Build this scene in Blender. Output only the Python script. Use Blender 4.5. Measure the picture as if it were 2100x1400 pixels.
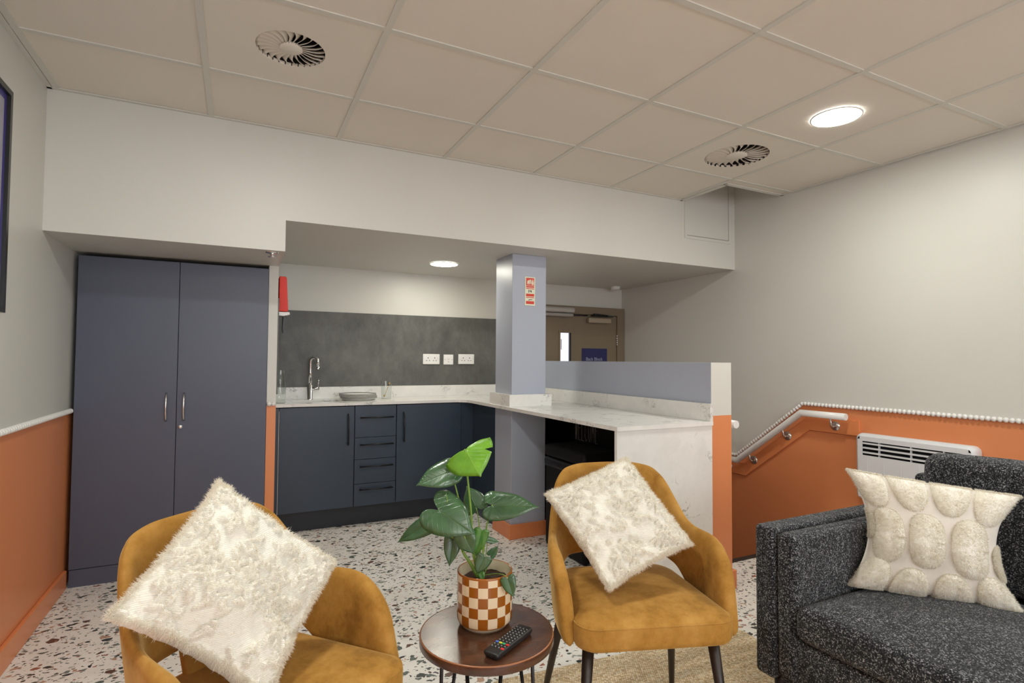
import bpy, bmesh, math, random
import numpy as np
from mathutils import Vector, Matrix

# ------------------------------------------------------------------ scene, camera, light
for o in list(bpy.data.objects):
    bpy.data.objects.remove(o)
scene = bpy.context.scene
COL = scene.collection
random.seed(7)
rng = np.random.default_rng(7)

FOC, YAW, PIT, ROL, CAMH = 1126.1, 0.4612, 0.0331, 0.0070, 1.183


def cam_axes():
    f = Vector((math.sin(YAW) * math.cos(PIT), math.cos(YAW) * math.cos(PIT), math.sin(PIT)))
    r = Vector((math.cos(YAW), -math.sin(YAW), 0))
    u = r.cross(f)
    c, s = math.cos(ROL), math.sin(ROL)
    return c * r + s * u, -s * r + c * u, f


CR, CU, CF = cam_axes()
camd = bpy.data.cameras.new('camera')
camd.sensor_fit = 'HORIZONTAL'
camd.sensor_width = 36.0
camd.lens = FOC / 2100 * 36.0
camd.clip_start = 0.02
cam = bpy.data.objects.new('camera', camd)
COL.objects.link(cam)
m = Matrix((CR, CU, -CF)).transposed().to_4x4()
m.translation = Vector((0, 0, CAMH))
cam.matrix_world = m
scene.camera = cam

world = bpy.data.worlds.new('world')
scene.world = world
world.use_nodes = True
world.node_tree.nodes['Background'].inputs[0].default_value = (0.90, 0.95, 1.0, 1)      # even overcast sky outside the added window
world.node_tree.nodes['Background'].inputs[1].default_value = 6.2
vs = scene.view_settings
vs.view_transform = 'Standard'
vs.look = 'None'
vs.exposure = 0.36
vs.gamma = 1.0
vs.use_curve_mapping = False
LAMP = 114.0          # radiance of the ceiling downlights
LAMP_COL = (0.955, 0.975, 0.905)


# unseen window added behind the camera; its daylight brightens the dim ceiling
WIN = (-0.35, 2.55, 0.85, 2.20, -2.86)      # x0, x1, z0, z1, y
pd = bpy.data.lights.new('added_window_portal', 'AREA')
pd.shape = 'RECTANGLE'; pd.size = WIN[1] - WIN[0]; pd.size_y = WIN[3] - WIN[2]
pd.cycles.is_portal = True
po = bpy.data.objects.new('added_window_portal', pd)
COL.objects.link(po)
po.location = ((WIN[0] + WIN[1]) / 2, WIN[4] - 0.03, (WIN[2] + WIN[3]) / 2)
po.rotation_euler = (math.pi / 2, 0, 0)


# pixel (2100x1400 photograph) -> direction, and points on planes
def ray(u, v):
    return CR * ((u - 1050) / FOC) + CU * (-(v - 700) / FOC) + CF


def onX(u, v, X):
    d = ray(u, v); p = d * (X / d.x); return Vector((p.x, p.y, p.z + CAMH))


def onY(u, v, Y):
    d = ray(u, v); p = d * (Y / d.y); return Vector((p.x, p.y, p.z + CAMH))


def onZ(u, v, Z):
    d = ray(u, v); p = d * ((Z - CAMH) / d.z); return Vector((p.x, p.y, p.z + CAMH))


def atD(u, v, D):
    p = ray(u, v) * D; return Vector((p.x, p.y, p.z + CAMH))


# ------------------------------------------------------------------ materials
def lin(r, g, b):
    def f(c):
        c /= 255.0
        return c / 12.92 if c <= 0.04045 else ((c + 0.055) / 1.055) ** 2.4
    return (f(r), f(g), f(b), 1.0)


class NT:
    def __init__(self, name):
        self.m = bpy.data.materials.new(name)
        self.m.use_nodes = True
        self.t = self.m.node_tree
        self.b = self.t.nodes['Principled BSDF']
        self.out = self.t.nodes['Material Output']

    def n(self, typ, ins=None, **props):
        nd = self.t.nodes.new(typ)
        for k, v in props.items():
            setattr(nd, k, v)
        for k, v in (ins or {}).items():
            self.put(nd.inputs[k], v)
        return nd

    def put(self, sock, v):
        if isinstance(v, bpy.types.NodeSocket):
            self.t.links.new(v, sock)
        elif isinstance(v, bpy.types.Node):
            self.t.links.new(v.outputs[0], sock)
        else:
            sock.default_value = v

    def set(self, **kw):
        names = dict(col='Base Color', rough='Roughness', metal='Metallic', normal='Normal', spec='Specular IOR Level',
                     sheen='Sheen Weight', sheenr='Sheen Roughness', sheent='Sheen Tint', trans='Transmission Weight',
                     ior='IOR', coat='Coat Weight', emit='Emission Color', emits='Emission Strength', alpha='Alpha',
                     sub='Subsurface Weight', coatr='Coat Roughness')
        for k, v in kw.items():
            self.put(self.b.inputs[names[k]], v)
        return self

    def obj(self):
        return self.n('ShaderNodeTexCoord').outputs['Object']

    def pos(self):
        return self.n('ShaderNodeNewGeometry').outputs['Position']

    def mapp(self, vec, scale=(1, 1, 1), rot=(0, 0, 0), loc=(0, 0, 0)):
        return self.n('ShaderNodeMapping', {'Vector': vec, 'Scale': scale, 'Rotation': rot, 'Location': loc}).outputs[0]

    def noise(self, vec, scale, detail=3, rough=0.5):
        return self.n('ShaderNodeTexNoise', {'Vector': vec, 'Scale': scale, 'Detail': detail, 'Roughness': rough}).outputs['Fac']

    def ramp(self, fac, stops, interp='LINEAR'):
        nd = self.n('ShaderNodeValToRGB', {'Fac': fac})
        cr = nd.color_ramp
        cr.interpolation = interp
        while len(cr.elements) > 1:
            cr.elements.remove(cr.elements[-1])
        cr.elements[0].position = stops[0][0]; cr.elements[0].color = stops[0][1]
        for p, c in stops[1:]:
            e = cr.elements.new(p); e.color = c
        return nd.outputs[0]

    def mix(self, fac, a, b, blend='MIX'):
        nd = self.n('ShaderNodeMix', data_type='RGBA', blend_type=blend)
        self.put(nd.inputs[0], fac); self.put(nd.inputs[6], a); self.put(nd.inputs[7], b)
        return nd.outputs[2]

    def math(self, op, a, b=0.0, c=None):
        nd = self.n('ShaderNodeMath', operation=op)
        self.put(nd.inputs[0], a); self.put(nd.inputs[1], b)
        if c is not None:
            self.put(nd.inputs[2], c)
        return nd.outputs[0]

    def bump(self, h, strength=0.3, dist=0.01):
        self.put(self.b.inputs['Normal'], self.n('ShaderNodeBump', {'Height': h, 'Strength': strength, 'Distance': dist}).outputs[0])
        return self


def g(v):
    return (v, v, v, 1)


def plain(name, col, rough=0.5, metal=0.0, var=0.06, scale=6.0, bump=0.0, bscale=120.0, **kw):
    """a painted / moulded surface: its colour with a faint procedural mottle and fine relief"""
    k = NT(name)
    c = Vector(col[:3])
    lo = tuple(c * (1 - var)) + (1,)
    hi = tuple(c * (1 + var)) + (1,)
    f = k.noise(k.pos(), scale, 4)
    k.set(col=k.ramp(f, [(0.3, lo), (0.7, hi)]), rough=rough, metal=metal, **kw)
    if bump:
        k.bump(k.noise(k.pos(), bscale, 3), bump, 0.002)
    return k.m


M = {}
M['wall'] = plain('wall_paint', (0.655, 0.645, 0.598, 1), 0.42, bump=0.08, bscale=260, var=0.015, scale=2)
M['tile'] = plain('ceiling_tile', (0.76, 0.708, 0.632, 1), 0.85, bump=0.25, bscale=500, var=0.015, scale=3)
M['tee'] = plain('tee_bar', (0.655, 0.645, 0.59, 1), 0.5, var=0.01)
M['vent'] = plain('vent_plate', (0.76, 0.71, 0.625, 1), 0.5, var=0.01)
M['void'] = plain('dark_void', (0.012, 0.011, 0.016, 1), 0.9)
M['orange'] = plain('orange_paint', (0.72, 0.255, 0.102, 1), 0.38, bump=0.06, bscale=260, var=0.02, scale=2)
M['orange_gloss'] = plain('orange_gloss', (0.74, 0.25, 0.094, 1), 0.3, var=0.02, scale=2)
M['lav'] = plain('lavender_paint', (0.42, 0.455, 0.545, 1), 0.38, bump=0.06, bscale=260, var=0.015, scale=2)
M['white_gloss'] = plain('white_gloss_paint', (0.80, 0.785, 0.76, 1), 0.28, var=0.01)
M['plastic'] = plain('white_plastic', (0.83, 0.82, 0.80, 1), 0.3, var=0.01)
M['heater'] = plain('heater_enamel', (0.72, 0.73, 0.75, 1), 0.35, var=0.01)
M['black'] = plain('black_plastic', (0.012, 0.012, 0.013, 1), 0.4, var=0.1)
M['blackmetal'] = plain('black_metal', (0.014, 0.014, 0.015, 1), 0.35, metal=0.3, var=0.1)
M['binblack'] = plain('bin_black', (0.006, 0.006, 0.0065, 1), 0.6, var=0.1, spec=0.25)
M['bag'] = plain('bin_bag', (0.008, 0.008, 0.009, 1), 0.35, bump=0.8, bscale=22, var=0.1)
M['chrome'] = plain('chrome', (0.82, 0.82, 0.83, 1), 0.08, metal=1.0, var=0.02)
M['satin'] = plain('satin_steel', (0.66, 0.65, 0.64, 1), 0.28, metal=1.0, var=0.03)
M['steel'] = plain('sink_steel', (0.62, 0.62, 0.62, 1), 0.3, metal=1.0, var=0.04)
M['silver'] = plain('silver_grey_case', (0.50, 0.48, 0.45, 1), 0.35, metal=0.35, var=0.02)
M['wardrobe'] = plain('wardrobe_laminate', (0.078, 0.086, 0.128, 1), 0.36, var=0.03, scale=3, bump=0.05, bscale=300)
M['navy'] = plain('navy_laminate', (0.030, 0.048, 0.076, 1), 0.36, var=0.03, scale=3)
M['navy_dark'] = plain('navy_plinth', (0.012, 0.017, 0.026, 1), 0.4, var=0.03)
M['door'] = plain('taupe_door', (0.225, 0.175, 0.115, 1), 0.45, var=0.02)
M['closer'] = plain('taupe_case', (0.40, 0.335, 0.245, 1), 0.4, metal=0.1, var=0.02)
M['signblue'] = plain('navy_sign', (0.022, 0.024, 0.115, 1), 0.35, var=0.02)
M['signtext'] = plain('sign_lettering', (0.80, 0.80, 0.82, 1), 0.5, var=0.01)
M['signtext2'] = plain('sign_lettering_pale', (0.42, 0.45, 0.60, 1), 0.5, var=0.01)
M['red'] = plain('red_plastic', (0.80, 0.03, 0.012, 1), 0.5, var=0.02)
M['signred'] = plain('sign_red', (0.70, 0.045, 0.025, 1), 0.4, var=0.02)
M['signcream'] = plain('sign_cream', (0.80, 0.80, 0.62, 1), 0.4, var=0.01)
M['signblack'] = plain('sign_black', (0.03, 0.05, 0.03, 1), 0.5)
M['chalk'] = plain('chalk_line', (0.33, 0.33, 0.33, 1), 0.9, var=0.3, scale=60)
M['ceramic'] = plain('plate_ceramic', (0.80, 0.78, 0.72, 1), 0.15, var=0.01)
M['rimdark'] = plain('plate_rim', (0.07, 0.065, 0.055, 1), 0.3, var=0.1)
M['gold'] = plain('gold_spoon', (0.72, 0.48, 0.16, 1), 0.2, metal=1.0, var=0.03)
M['nosing'] = plain('stair_nosing', (0.022, 0.018, 0.016, 1), 0.5, var=0.1)
M['stair'] = plain('stair_tread', (0.16, 0.15, 0.14, 1), 0.6, var=0.15, scale=30)
M['legwood'] = plain('dark_leg_wood', (0.022, 0.013, 0.009, 1), 0.42, var=0.25, scale=25)
M['frame'] = plain('black_frame', (0.02, 0.02, 0.018, 1), 0.3)
M['violet'] = plain('violet_print', (0.055, 0.045, 0.23, 1), 0.3)
M['lilac'] = plain('lilac_print', (0.30, 0.29, 0.36, 1), 0.3)
M['soil'] = plain('soil', (0.045, 0.022, 0.012, 1), 0.95, var=0.6, scale=160, bump=1.0, bscale=300)
M['stem'] = plain('plant_stem', (0.19, 0.33, 0.05, 1), 0.4, var=0.15, scale=40)
M['key_red'] = plain('key_red', (0.75, 0.03, 0.03, 1), 0.4)
M['key_green'] = plain('key_green', (0.03, 0.42, 0.20, 1), 0.4)
M['key_yellow'] = plain('key_yellow', (0.72, 0.70, 0.05, 1), 0.4)
M['key_blue'] = plain('key_blue', (0.07, 0.17, 0.65, 1), 0.4)
M['key_black'] = plain('key_black', (0.02, 0.02, 0.02, 1), 0.35)
M['key_mark'] = plain('key_mark', (0.7, 0.7, 0.7, 1), 0.5)

k = NT('lamp_diffuser'); k.set(col=g(0.8), emit=LAMP_COL + (1,), emits=LAMP); M['lamp'] = k.m
k = NT('kitchen_lamp_diffuser'); k.set(col=g(0.8), emit=(1.0, 0.965, 0.83, 1), emits=LAMP * 0.5); M['lamp_kitchen'] = k.m
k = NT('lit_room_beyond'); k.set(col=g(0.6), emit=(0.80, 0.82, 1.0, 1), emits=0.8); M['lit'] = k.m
k = NT('added_window_pane')
tr_ = k.n('ShaderNodeBsdfTransparent'); gl_ = k.n('ShaderNodeBsdfGlossy', {'Roughness': 0.02}); mx_ = k.n('ShaderNodeMixShader', {0: 0.06})
k.t.links.new(tr_.outputs[0], mx_.inputs[1]); k.t.links.new(gl_.outputs[0], mx_.inputs[2]); k.t.links.new(mx_.outputs[0], k.out.inputs['Surface'])
M['pane'] = k.m
k = NT('clear_glass'); tr_ = k.n('ShaderNodeBsdfTransparent', {'Color': (0.93, 0.95, 0.94, 1)}); gl_ = k.n('ShaderNodeBsdfGlossy', {'Roughness': 0.03})
lw_ = k.n('ShaderNodeLayerWeight', {'Blend': 0.5}).outputs['Facing']; fr_ = k.math('MULTIPLY_ADD', k.math('POWER', lw_, 4.0), 0.75, 0.10); mx_ = k.n('ShaderNodeMixShader', {0: fr_})
k.t.links.new(tr_.outputs[0], mx_.inputs[1]); k.t.links.new(gl_.outputs[0], mx_.inputs[2]); k.t.links.new(mx_.outputs[0], k.out.inputs['Surface'])
M['glass'] = k.m


def terrazzo():
    k = NT('terrazzo')
    p = k.pos()
    wob = k.n('ShaderNodeTexNoise', {'Vector': p, 'Scale': 45.0, 'Detail': 2.0}).outputs['Color']
    p2 = k.mix(0.010, p, wob, 'LINEAR_LIGHT')
    col = k.ramp(k.noise(p, 9, 4), [(0.3, lin(232, 228, 221)), (0.7, lin(243, 240, 234))])
    for sc, frac, thr, rot in ((56, 0.34, 0.13, 1.3), (35, 0.40, 0.12, 0.4), (24, 0.30, 0.11, 2.9), (95, 0.10, 0.12, 2.2)):
        v = k.mapp(p2, (1.0, 1.45, 1.0), (0, 0, rot))
        v = k.mapp(v, (1, 1, 0))
        e = k.n('ShaderNodeTexVoronoi', {'Vector': v, 'Scale': float(sc), 'Randomness': 1.0}, feature='DISTANCE_TO_EDGE').outputs['Distance']
        c = k.n('ShaderNodeTexVoronoi', {'Vector': v, 'Scale': float(sc), 'Randomness': 1.0}, feature='F1').outputs['Color']
        sep = k.n('ShaderNodeSeparateColor', {'Color': c})
        # size of each chip varies with its own random number
        lim = k.math('MULTIPLY_ADD', sep.outputs[1], 0.20, thr)
        inside = k.math('GREATER_THAN', e, lim)
        pick = k.math('LESS_THAN', sep.outputs[0], frac)
        f = k.math('MULTIPLY', inside, pick)
        pal = k.ramp(sep.outputs[2], [(0.0, lin(62, 66, 62)), (0.2, lin(120, 128, 120)), (0.36, lin(158, 98, 78)), (0.5, lin(46, 48, 48)),
                                      (0.62, lin(150, 156, 148)), (0.72, lin(186, 150, 126)), (0.82, lin(98, 72, 58)), (0.9, lin(96, 106, 98))], 'CONSTANT')
        col = k.mix(f, col, pal)
    k.set(col=col, rough=k.math('MULTIPLY_ADD', k.noise(p, 14), 0.1, 0.3))
    return k.m


M['terrazzo'] = terrazzo()


def quartz():
    k = NT('white_quartz')
    p = k.pos()
    w = k.n('ShaderNodeTexNoise', {'Vector': p, 'Scale': 3.2, 'Detail': 5.0, 'Roughness': 0.62}).outputs['Color']
    q = k.mix(0.45, p, w, 'LINEAR_LIGHT')
    a = k.noise(q, 2.6, 5, 0.6)
    line = k.math('ABSOLUTE', k.math('SUBTRACT', a, 0.5))
    vein = k.ramp(line, [(0.0, g(1)), (0.010, g(0.55)), (0.024, g(0))])
    mask = k.ramp(k.noise(p, 6.5, 3), [(0.50, g(0)), (0.66, g(1))])
    cloud = k.ramp(k.noise(q, 5, 4), [(0.3, lin(226, 224, 220)), (0.7, lin(236, 234, 230))])
    f = k.math('MULTIPLY', k.math('MULTIPLY', vein, mask), 0.75)
    k.set(col=k.mix(f, cloud, lin(128, 126, 124)), rough=0.22)
    return k.m


M['quartz'] = quartz()


def concrete():
    k = NT('concrete_laminate')
    p = k.pos()
    a = k.noise(p, 2.2, 8, 0.62)
    b = k.noise(k.mapp(p, (1, 1, 0.5)), 16, 6, 0.7)
    f = k.math('MULTIPLY_ADD', b, 0.45, k.math('MULTIPLY', a, 0.6))
    c = k.ramp(f, [(0.32, lin(64, 64, 61)), (0.52, lin(90, 90, 86)), (0.72, lin(112, 111, 106))])
    spots = k.ramp(k.noise(p, 60, 3, 0.7), [(0.66, g(0)), (0.76, g(0.5))])
    k.set(col=k.mix(spots, c, lin(56, 54, 50)), rough=0.45)
    return k.m


M['concrete'] = concrete()


def velvet():
    k = NT('mustard_velvet')
    p = k.obj()
    n1 = k.noise(k.mapp(p, (1, 1, 0.7)), 7, 5, 0.65)
    n2 = k.noise(p, 26, 4, 0.7)
    f = k.math('MULTIPLY_ADD', n2, 0.3, k.math('MULTIPLY', n1, 0.75))
    c = k.ramp(f, [(0.38, (0.245, 0.112, 0.018, 1)), (0.50, (0.385, 0.190, 0.036, 1)), (0.66, (0.50, 0.268, 0.068, 1))])
    k.set(col=c, rough=0.75, sheen=0.55, sheenr=0.35, sheent=(1.0, 0.72, 0.32, 1), spec=0.15)
    k.bump(k.noise(p, 900, 2), 0.15, 0.001)
    return k.m


M['velvet'] = velvet()


def tweed():
    k = NT('charcoal_tweed')
    p = k.obj()
    # fine basket weave: light weft flecks on a black ground
    v = k.mapp(p, (420, 330, 330))
    ch = k.n('ShaderNodeTexVoronoi', {'Vector': v, 'Scale': 1.0, 'Randomness': 0.75}, feature='F1')
    sep = k.n('ShaderNodeSeparateColor', {'Color': ch.outputs['Color']})
    fl = k.ramp(sep.outputs[0], [(0.0, lin(22, 23, 25)), (0.34, lin(38, 40, 43)), (0.60, lin(60, 62, 66)), (0.80, lin(104, 106, 110)), (0.95, lin(172, 173, 176))])
    streak = k.ramp(k.noise(k.mapp(p, (60, 60, 9)), 1.0, 4, 0.7), [(0.35, g(0.45)), (0.7, g(1.1))])
    c = k.mix(1.0, fl, streak, 'MULTIPLY')
    k.set(col=c, rough=0.9, sheen=0.12, spec=0.15)
    k.bump(k.math('SUBTRACT', 1.0, ch.outputs['Distance']), 0.55, 0.003)
    return k.m


M['tweed'] = tweed()


def jute():
    k = NT('jute_weave')
    p = k.pos()
    v = k.mapp(p, (120, 120, 120), (0, 0, 0.5))
    ch = k.n('ShaderNodeTexVoronoi', {'Vector': k.mapp(v, (1, 1.5, 0)), 'Scale': 1.0, 'Randomness': 0.45}, feature='F1')
    sep = k.n('ShaderNodeSeparateColor', {'Color': ch.outputs['Color']})
    base = k.ramp(sep.outputs[0], [(0.0, lin(204, 174, 132)), (0.4, lin(232, 208, 168)), (0.75, lin(244, 226, 192)), (1.0, lin(248, 234, 206))])
    gap = k.ramp(ch.outputs['Distance'], [(0.40, g(1.0)), (0.75, g(0.55))])
    band = k.ramp(k.noise(k.mapp(p, (3, 26, 1), (0, 0, 0.5)), 1.0, 4), [(0.35, g(0.82)), (0.65, g(1.08))])
    c = k.mix(1.0, k.mix(1.0, base, gap, 'MULTIPLY'), band, 'MULTIPLY')
    k.set(col=c, rough=0.95, spec=0.1)
    k.bump(k.math('SUBTRACT', 1.0, ch.outputs['Distance']), 0.9, 0.006)
    return k.m


M['jute'] = jute()


def tablewood():
    k = NT('stained_table_wood')
    p = k.obj()
    a = k.noise(k.mapp(p, (1, 3.5, 1), (0, 0, 0.6)), 6, 6, 0.65)
    c = k.ramp(a, [(0.3, (0.045, 0.018, 0.010, 1)), (0.55, (0.088, 0.035, 0.018, 1)), (0.75, (0.135, 0.056, 0.027, 1))])
    k.set(col=c, rough=k.math('MULTIPLY_ADD', k.noise(p, 18, 4), 0.12, 0.17), spec=0.55)
    return k.m


M['tablewood'] = tablewood()
M['edgewood'] = plain('copper_edge', (0.34, 0.13, 0.05, 1), 0.3, var=0.15, scale=20)


def checker_pot():
    """glazed pot: brown and cream squares fired on, counted by angle and height"""
    k = NT('checker_glaze')
    s = k.n('ShaderNodeSeparateXYZ', {'Vector': k.obj()})
    ang = k.math('ARCTAN2', s.outputs[1], s.outputs[0])
    u = k.math('FLOOR', k.math('MULTIPLY_ADD', ang, 18 / (2 * math.pi), 100.0 + POT_PHASE))
    v = k.math('FLOOR', k.math('MULTIPLY_ADD', s.outputs[2], 1 / 0.0272, 100.0 - 0.0165 / 0.0272))
    par = k.math('MODULO', k.math('ADD', u, v), 2.0)
    f = k.math('GREATER_THAN', par, 0.5)
    c = k.mix(f, lin(150, 84, 18), lin(226, 205, 172))
    band = k.math('LESS_THAN', s.outputs[2], 0.0165)
    c = k.mix(band, c, lin(150, 84, 18))
    k.set(col=c, rough=0.16)
    return k.m


POT_PHASE = 0.35
M['checker'] = checker_pot()
M['potinner'] = plain('pot_glaze_cream', lin(214, 200, 170), 0.2, var=0.02)
M['potrim'] = plain('pot_glaze_brown', lin(150, 84, 18), 0.16, var=0.03)


def leafmat(name, a, b, c2):
    k = NT(name)
    uv = k.n('ShaderNodeUVMap').outputs[0]
    s = k.n('ShaderNodeSeparateXYZ', {'Vector': uv})
    x = k.math('ABSOLUTE', s.outputs[0])
    # side veins sweep forward from the midrib
    t = k.math('SUBTRACT', k.math('MULTIPLY', s.outputs[1], 7.0), k.math('MULTIPLY', x, 3.2))
    w = k.math('ABSOLUTE', k.math('SUBTRACT', k.math('FRACT', t), 0.5))
    side = k.ramp(w, [(0.0, g(0.8)), (0.07, g(0))])
    mid = k.ramp(x, [(0.0, g(1)), (0.035, g(0))])
    vein = k.math('MAXIMUM', k.math('MULTIPLY', side, 0.45), mid)
    base = k.ramp(k.noise(k.obj(), 30, 4), [(0.3, a), (0.7, b)])
    k.set(col=k.mix(k.math('MULTIPLY', vein, 0.55), base, c2), rough=0.28, spec=1.0)
    k.bump(k.math('SUBTRACT', 1.0, vein), 0.35, 0.003)
    # thin leaf: some light comes through
    tr = k.n('ShaderNodeBsdfTranslucent', {'Color': k.mix(0.5, base, c2)})
    mx = k.n('ShaderNodeMixShader', {0: 0.18})
    k.t.links.new(k.b.outputs[0], mx.inputs[1]); k.t.links.new(tr.outputs[0], mx.inputs[2])
    k.t.links.new(mx.outputs[0], k.out.inputs['Surface'])
    return k.m


M['leaf'] = leafmat('leaf_deep_green', (0.030, 0.090, 0.032, 1), (0.055, 0.150, 0.050, 1), (0.13, 0.25, 0.10, 1))
M['leaf_bright'] = leafmat('leaf_bright_green', (0.13, 0.36, 0.012, 1), (0.20, 0.48, 0.022, 1), (0.35, 0.60, 0.10, 1))
M['leaf_mid'] = leafmat('leaf_mid_green', (0.05, 0.19, 0.02, 1), (0.085, 0.27, 0.03, 1), (0.2, 0.4, 0.09, 1))


def furmat(name, a, b, tl=0.45):
    k = NT(name)
    p = k.obj()
    c = k.ramp(k.noise(p, 45, 4, 0.6), [(0.3, a), (0.7, b)])
    k.set(col=c, rough=0.95, sheen=0.2, sheenr=0.5, spec=0.05)
    if not tl:
        k.bump(k.noise(p, 300, 3, 0.6), 0.45, 0.004)
    if tl:
        tr = k.n('ShaderNodeBsdfTranslucent', {'Color': c})
        mx = k.n('ShaderNodeMixShader', {0: tl})
        k.t.links.new(k.b.outputs[0], mx.inputs[1]); k.t.links.new(tr.outputs[0], mx.inputs[2])
        k.t.links.new(mx.outputs[0], k.out.inputs['Surface'])
    return k.m


M['fur'] = furmat('ivory_faux_fur', (0.90, 0.85, 0.745, 1), (0.95, 0.91, 0.825, 1))
M['fleece'] = furmat('cream_tufted_wool_strands', (0.88, 0.83, 0.72, 1), (0.95, 0.92, 0.84, 1))
M['fleecebase'] = furmat('cream_tufted_wool', (0.90, 0.86, 0.76, 1), (0.95, 0.92, 0.84, 1), 0)


def knit(name, col):
    k = NT(name)
    p = k.obj()
    w = k.n('ShaderNodeTexWave', {'Vector': p, 'Scale': 95.0, 'Distortion': 1.5, 'Detail': 2.0, 'Detail Scale': 3.0}, bands_direction='Z').outputs['Fac']
    c = Vector(col[:3])
    k.set(col=k.ramp(w, [(0.0, tuple(c * 0.88) + (1,)), (1.0, tuple(c) + (1,))]), rough=0.95, sheen=0.2, spec=0.1)
    k.bump(w, 0.5, 0.002)
    return k.m


M['knit'] = knit('ivory_knit', (0.90, 0.865, 0.78, 1))
M['canvas'] = plain('cream_canvas', (0.74, 0.69, 0.62, 1), 0.9, var=0.04, scale=20, bump=0.3, bscale=700)


# ------------------------------------------------------------------ mesh helpers
class MB:
    """collects shapes; build() links them as one mesh object"""

    def __init__(self):
        self.v = []; self.f = []; self.mi = []; self.sm = []; self.uv = None

    def add(self, vs, fs, mi=0, smooth=False, M4=None):
        o = len(self.v)
        if M4 is not None:
            vs = [M4 @ Vector(p) for p in vs]
        self.v += [tuple(p) for p in vs]
        for f in fs:
            self.f.append(tuple(i + o for i in f)); self.mi.append(mi); self.sm.append(smooth)
        return self

    def box(self, lo, hi, mi=0, M4=None):
        x0, y0, z0 = lo; x1, y1, z1 = hi
        vs = [(x0, y0, z0), (x1, y0, z0), (x1, y1, z0), (x0, y1, z0), (x0, y0, z1), (x1, y0, z1), (x1, y1, z1), (x0, y1, z1)]
        fs = [(0, 3, 2, 1), (4, 5, 6, 7), (0, 1, 5, 4), (1, 2, 6, 5), (2, 3, 7, 6), (3, 0, 4, 7)]
        return self.add(vs, fs, mi, False, M4)

    def prism(self, poly, axis, a, b, mi=0):
        """extrude a 2-D polygon along an axis from a to b; poly in the other two axes in order"""
        def P(q, t):
            if axis == 'x': return (t, q[0], q[1])
            if axis == 'y': return (q[0], t, q[1])
            return (q[0], q[1], t)
        n = len(poly)
        vs = [P(q, a) for q in poly] + [P(q, b) for q in poly]
        fs = [tuple(range(n)), tuple(range(2 * n - 1, n - 1, -1))]
        fs += [(i, i + n, (i + 1) % n + n, (i + 1) % n) for i in range(n)]
        return self.add(vs, fs, mi)

    def tube(self, path, r, seg=10, mi=0, caps=True, smooth=True):
        """round bar along a polyline; r is a number or one per point"""
        P = [Vector(p) for p in path]
        R = r if isinstance(r, (list, tuple)) else [r] * len(P)
        rings = []
        up = None
        for i, p in enumerate(P):
            if i == 0: t = P[1] - p
            elif i == len(P) - 1: t = p - P[i - 1]
            else: t = (P[i + 1] - p).normalized() + (p - P[i - 1]).normalized()
            t.normalize()
            if up is None:
                up = Vector((0, 0, 1)) if abs(t.z) < 0.9 else Vector((1, 0, 0))
            a = t.cross(up)
            if a.length < 1e-5:
                a = t.cross(Vector((0, 1, 0)))
            a.normalize(); b = a.cross(t).normalized(); up = b
            k = 1.0
            if 0 < i < len(P) - 1:
                c = (P[i + 1] - p).normalized().dot((p - P[i - 1]).normalized())
                k = 1 / max(0.5, math.sqrt((1 + c) / 2))
            rings.append([p + (a * math.cos(2 * math.pi * j / seg) + b * math.sin(2 * math.pi * j / seg)) * R[i] * (k if len(P) < 6 else 1) for j in range(seg)])
        vs = [q for ring in rings for q in ring]
        fs = []
        for i in range(len(P) - 1):
            for j in range(seg):
                fs.append((i * seg + j, i * seg + (j + 1) % seg, (i + 1) * seg + (j + 1) % seg, (i + 1) * seg + j))
        self.add(vs, fs, mi, smooth)
        if caps:
            o = len(self.v) - len(vs)
            self.f.append(tuple(o + j for j in range(seg - 1, -1, -1))); self.mi.append(mi); self.sm.append(False)
            self.f.append(tuple(o + (len(P) - 1) * seg + j for j in range(seg))); self.mi.append(mi); self.sm.append(False)
        return self

    def lathe(self, prof, seg=32, mi=0, smooth=True, M4=None, a0=0.0, caps=False):
        """revolve (r, z) profile around z"""
        vs = []; fs = []
        n = len(prof)
        for r, z in prof:
            for j in range(seg):
                a = a0 + 2 * math.pi * j / seg
                vs.append((r * math.cos(a), r * math.sin(a), z))
        for i in range(n - 1):
            for j in range(seg):
                fs.append((i * seg + j, i * seg + (j + 1) % seg, (i + 1) * seg + (j + 1) % seg, (i + 1) * seg + j))
        if caps and prof[0][0] > 1e-6: fs.append(tuple(range(seg - 1, -1, -1)))
        if caps and prof[-1][0] > 1e-6: fs.append(tuple((n - 1) * seg + j for j in range(seg)))
        return self.add(vs, fs, mi, smooth, M4)

    def grid(self, pts, nu, nv, mi=0, smooth=True, close_u=False):
        fs = []
        for i in range(nu if close_u else nu - 1):
            for j in range(nv - 1):
                a = i * nv + j; b = ((i + 1) % nu) * nv + j
                fs.append((a, b, b + 1, a + 1))
        return self.add(pts, fs, mi, smooth)

    def loft(self, rings, mi=0, smooth=True, caps=True):
        n = len(rings[0])
        vs = [p for r in rings for p in r]
        fs = []
        for i in range(len(rings) - 1):
            for j in range(n):
                fs.append((i * n + j, i * n + (j + 1) % n, (i + 1) * n + (j + 1) % n, (i + 1) * n + j))
        if caps:
            fs.append(tuple(range(n - 1, -1, -1)))
            fs.append(tuple((len(rings) - 1) * n + j for j in range(n)))
        return self.add(vs, fs, mi, smooth)

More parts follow.
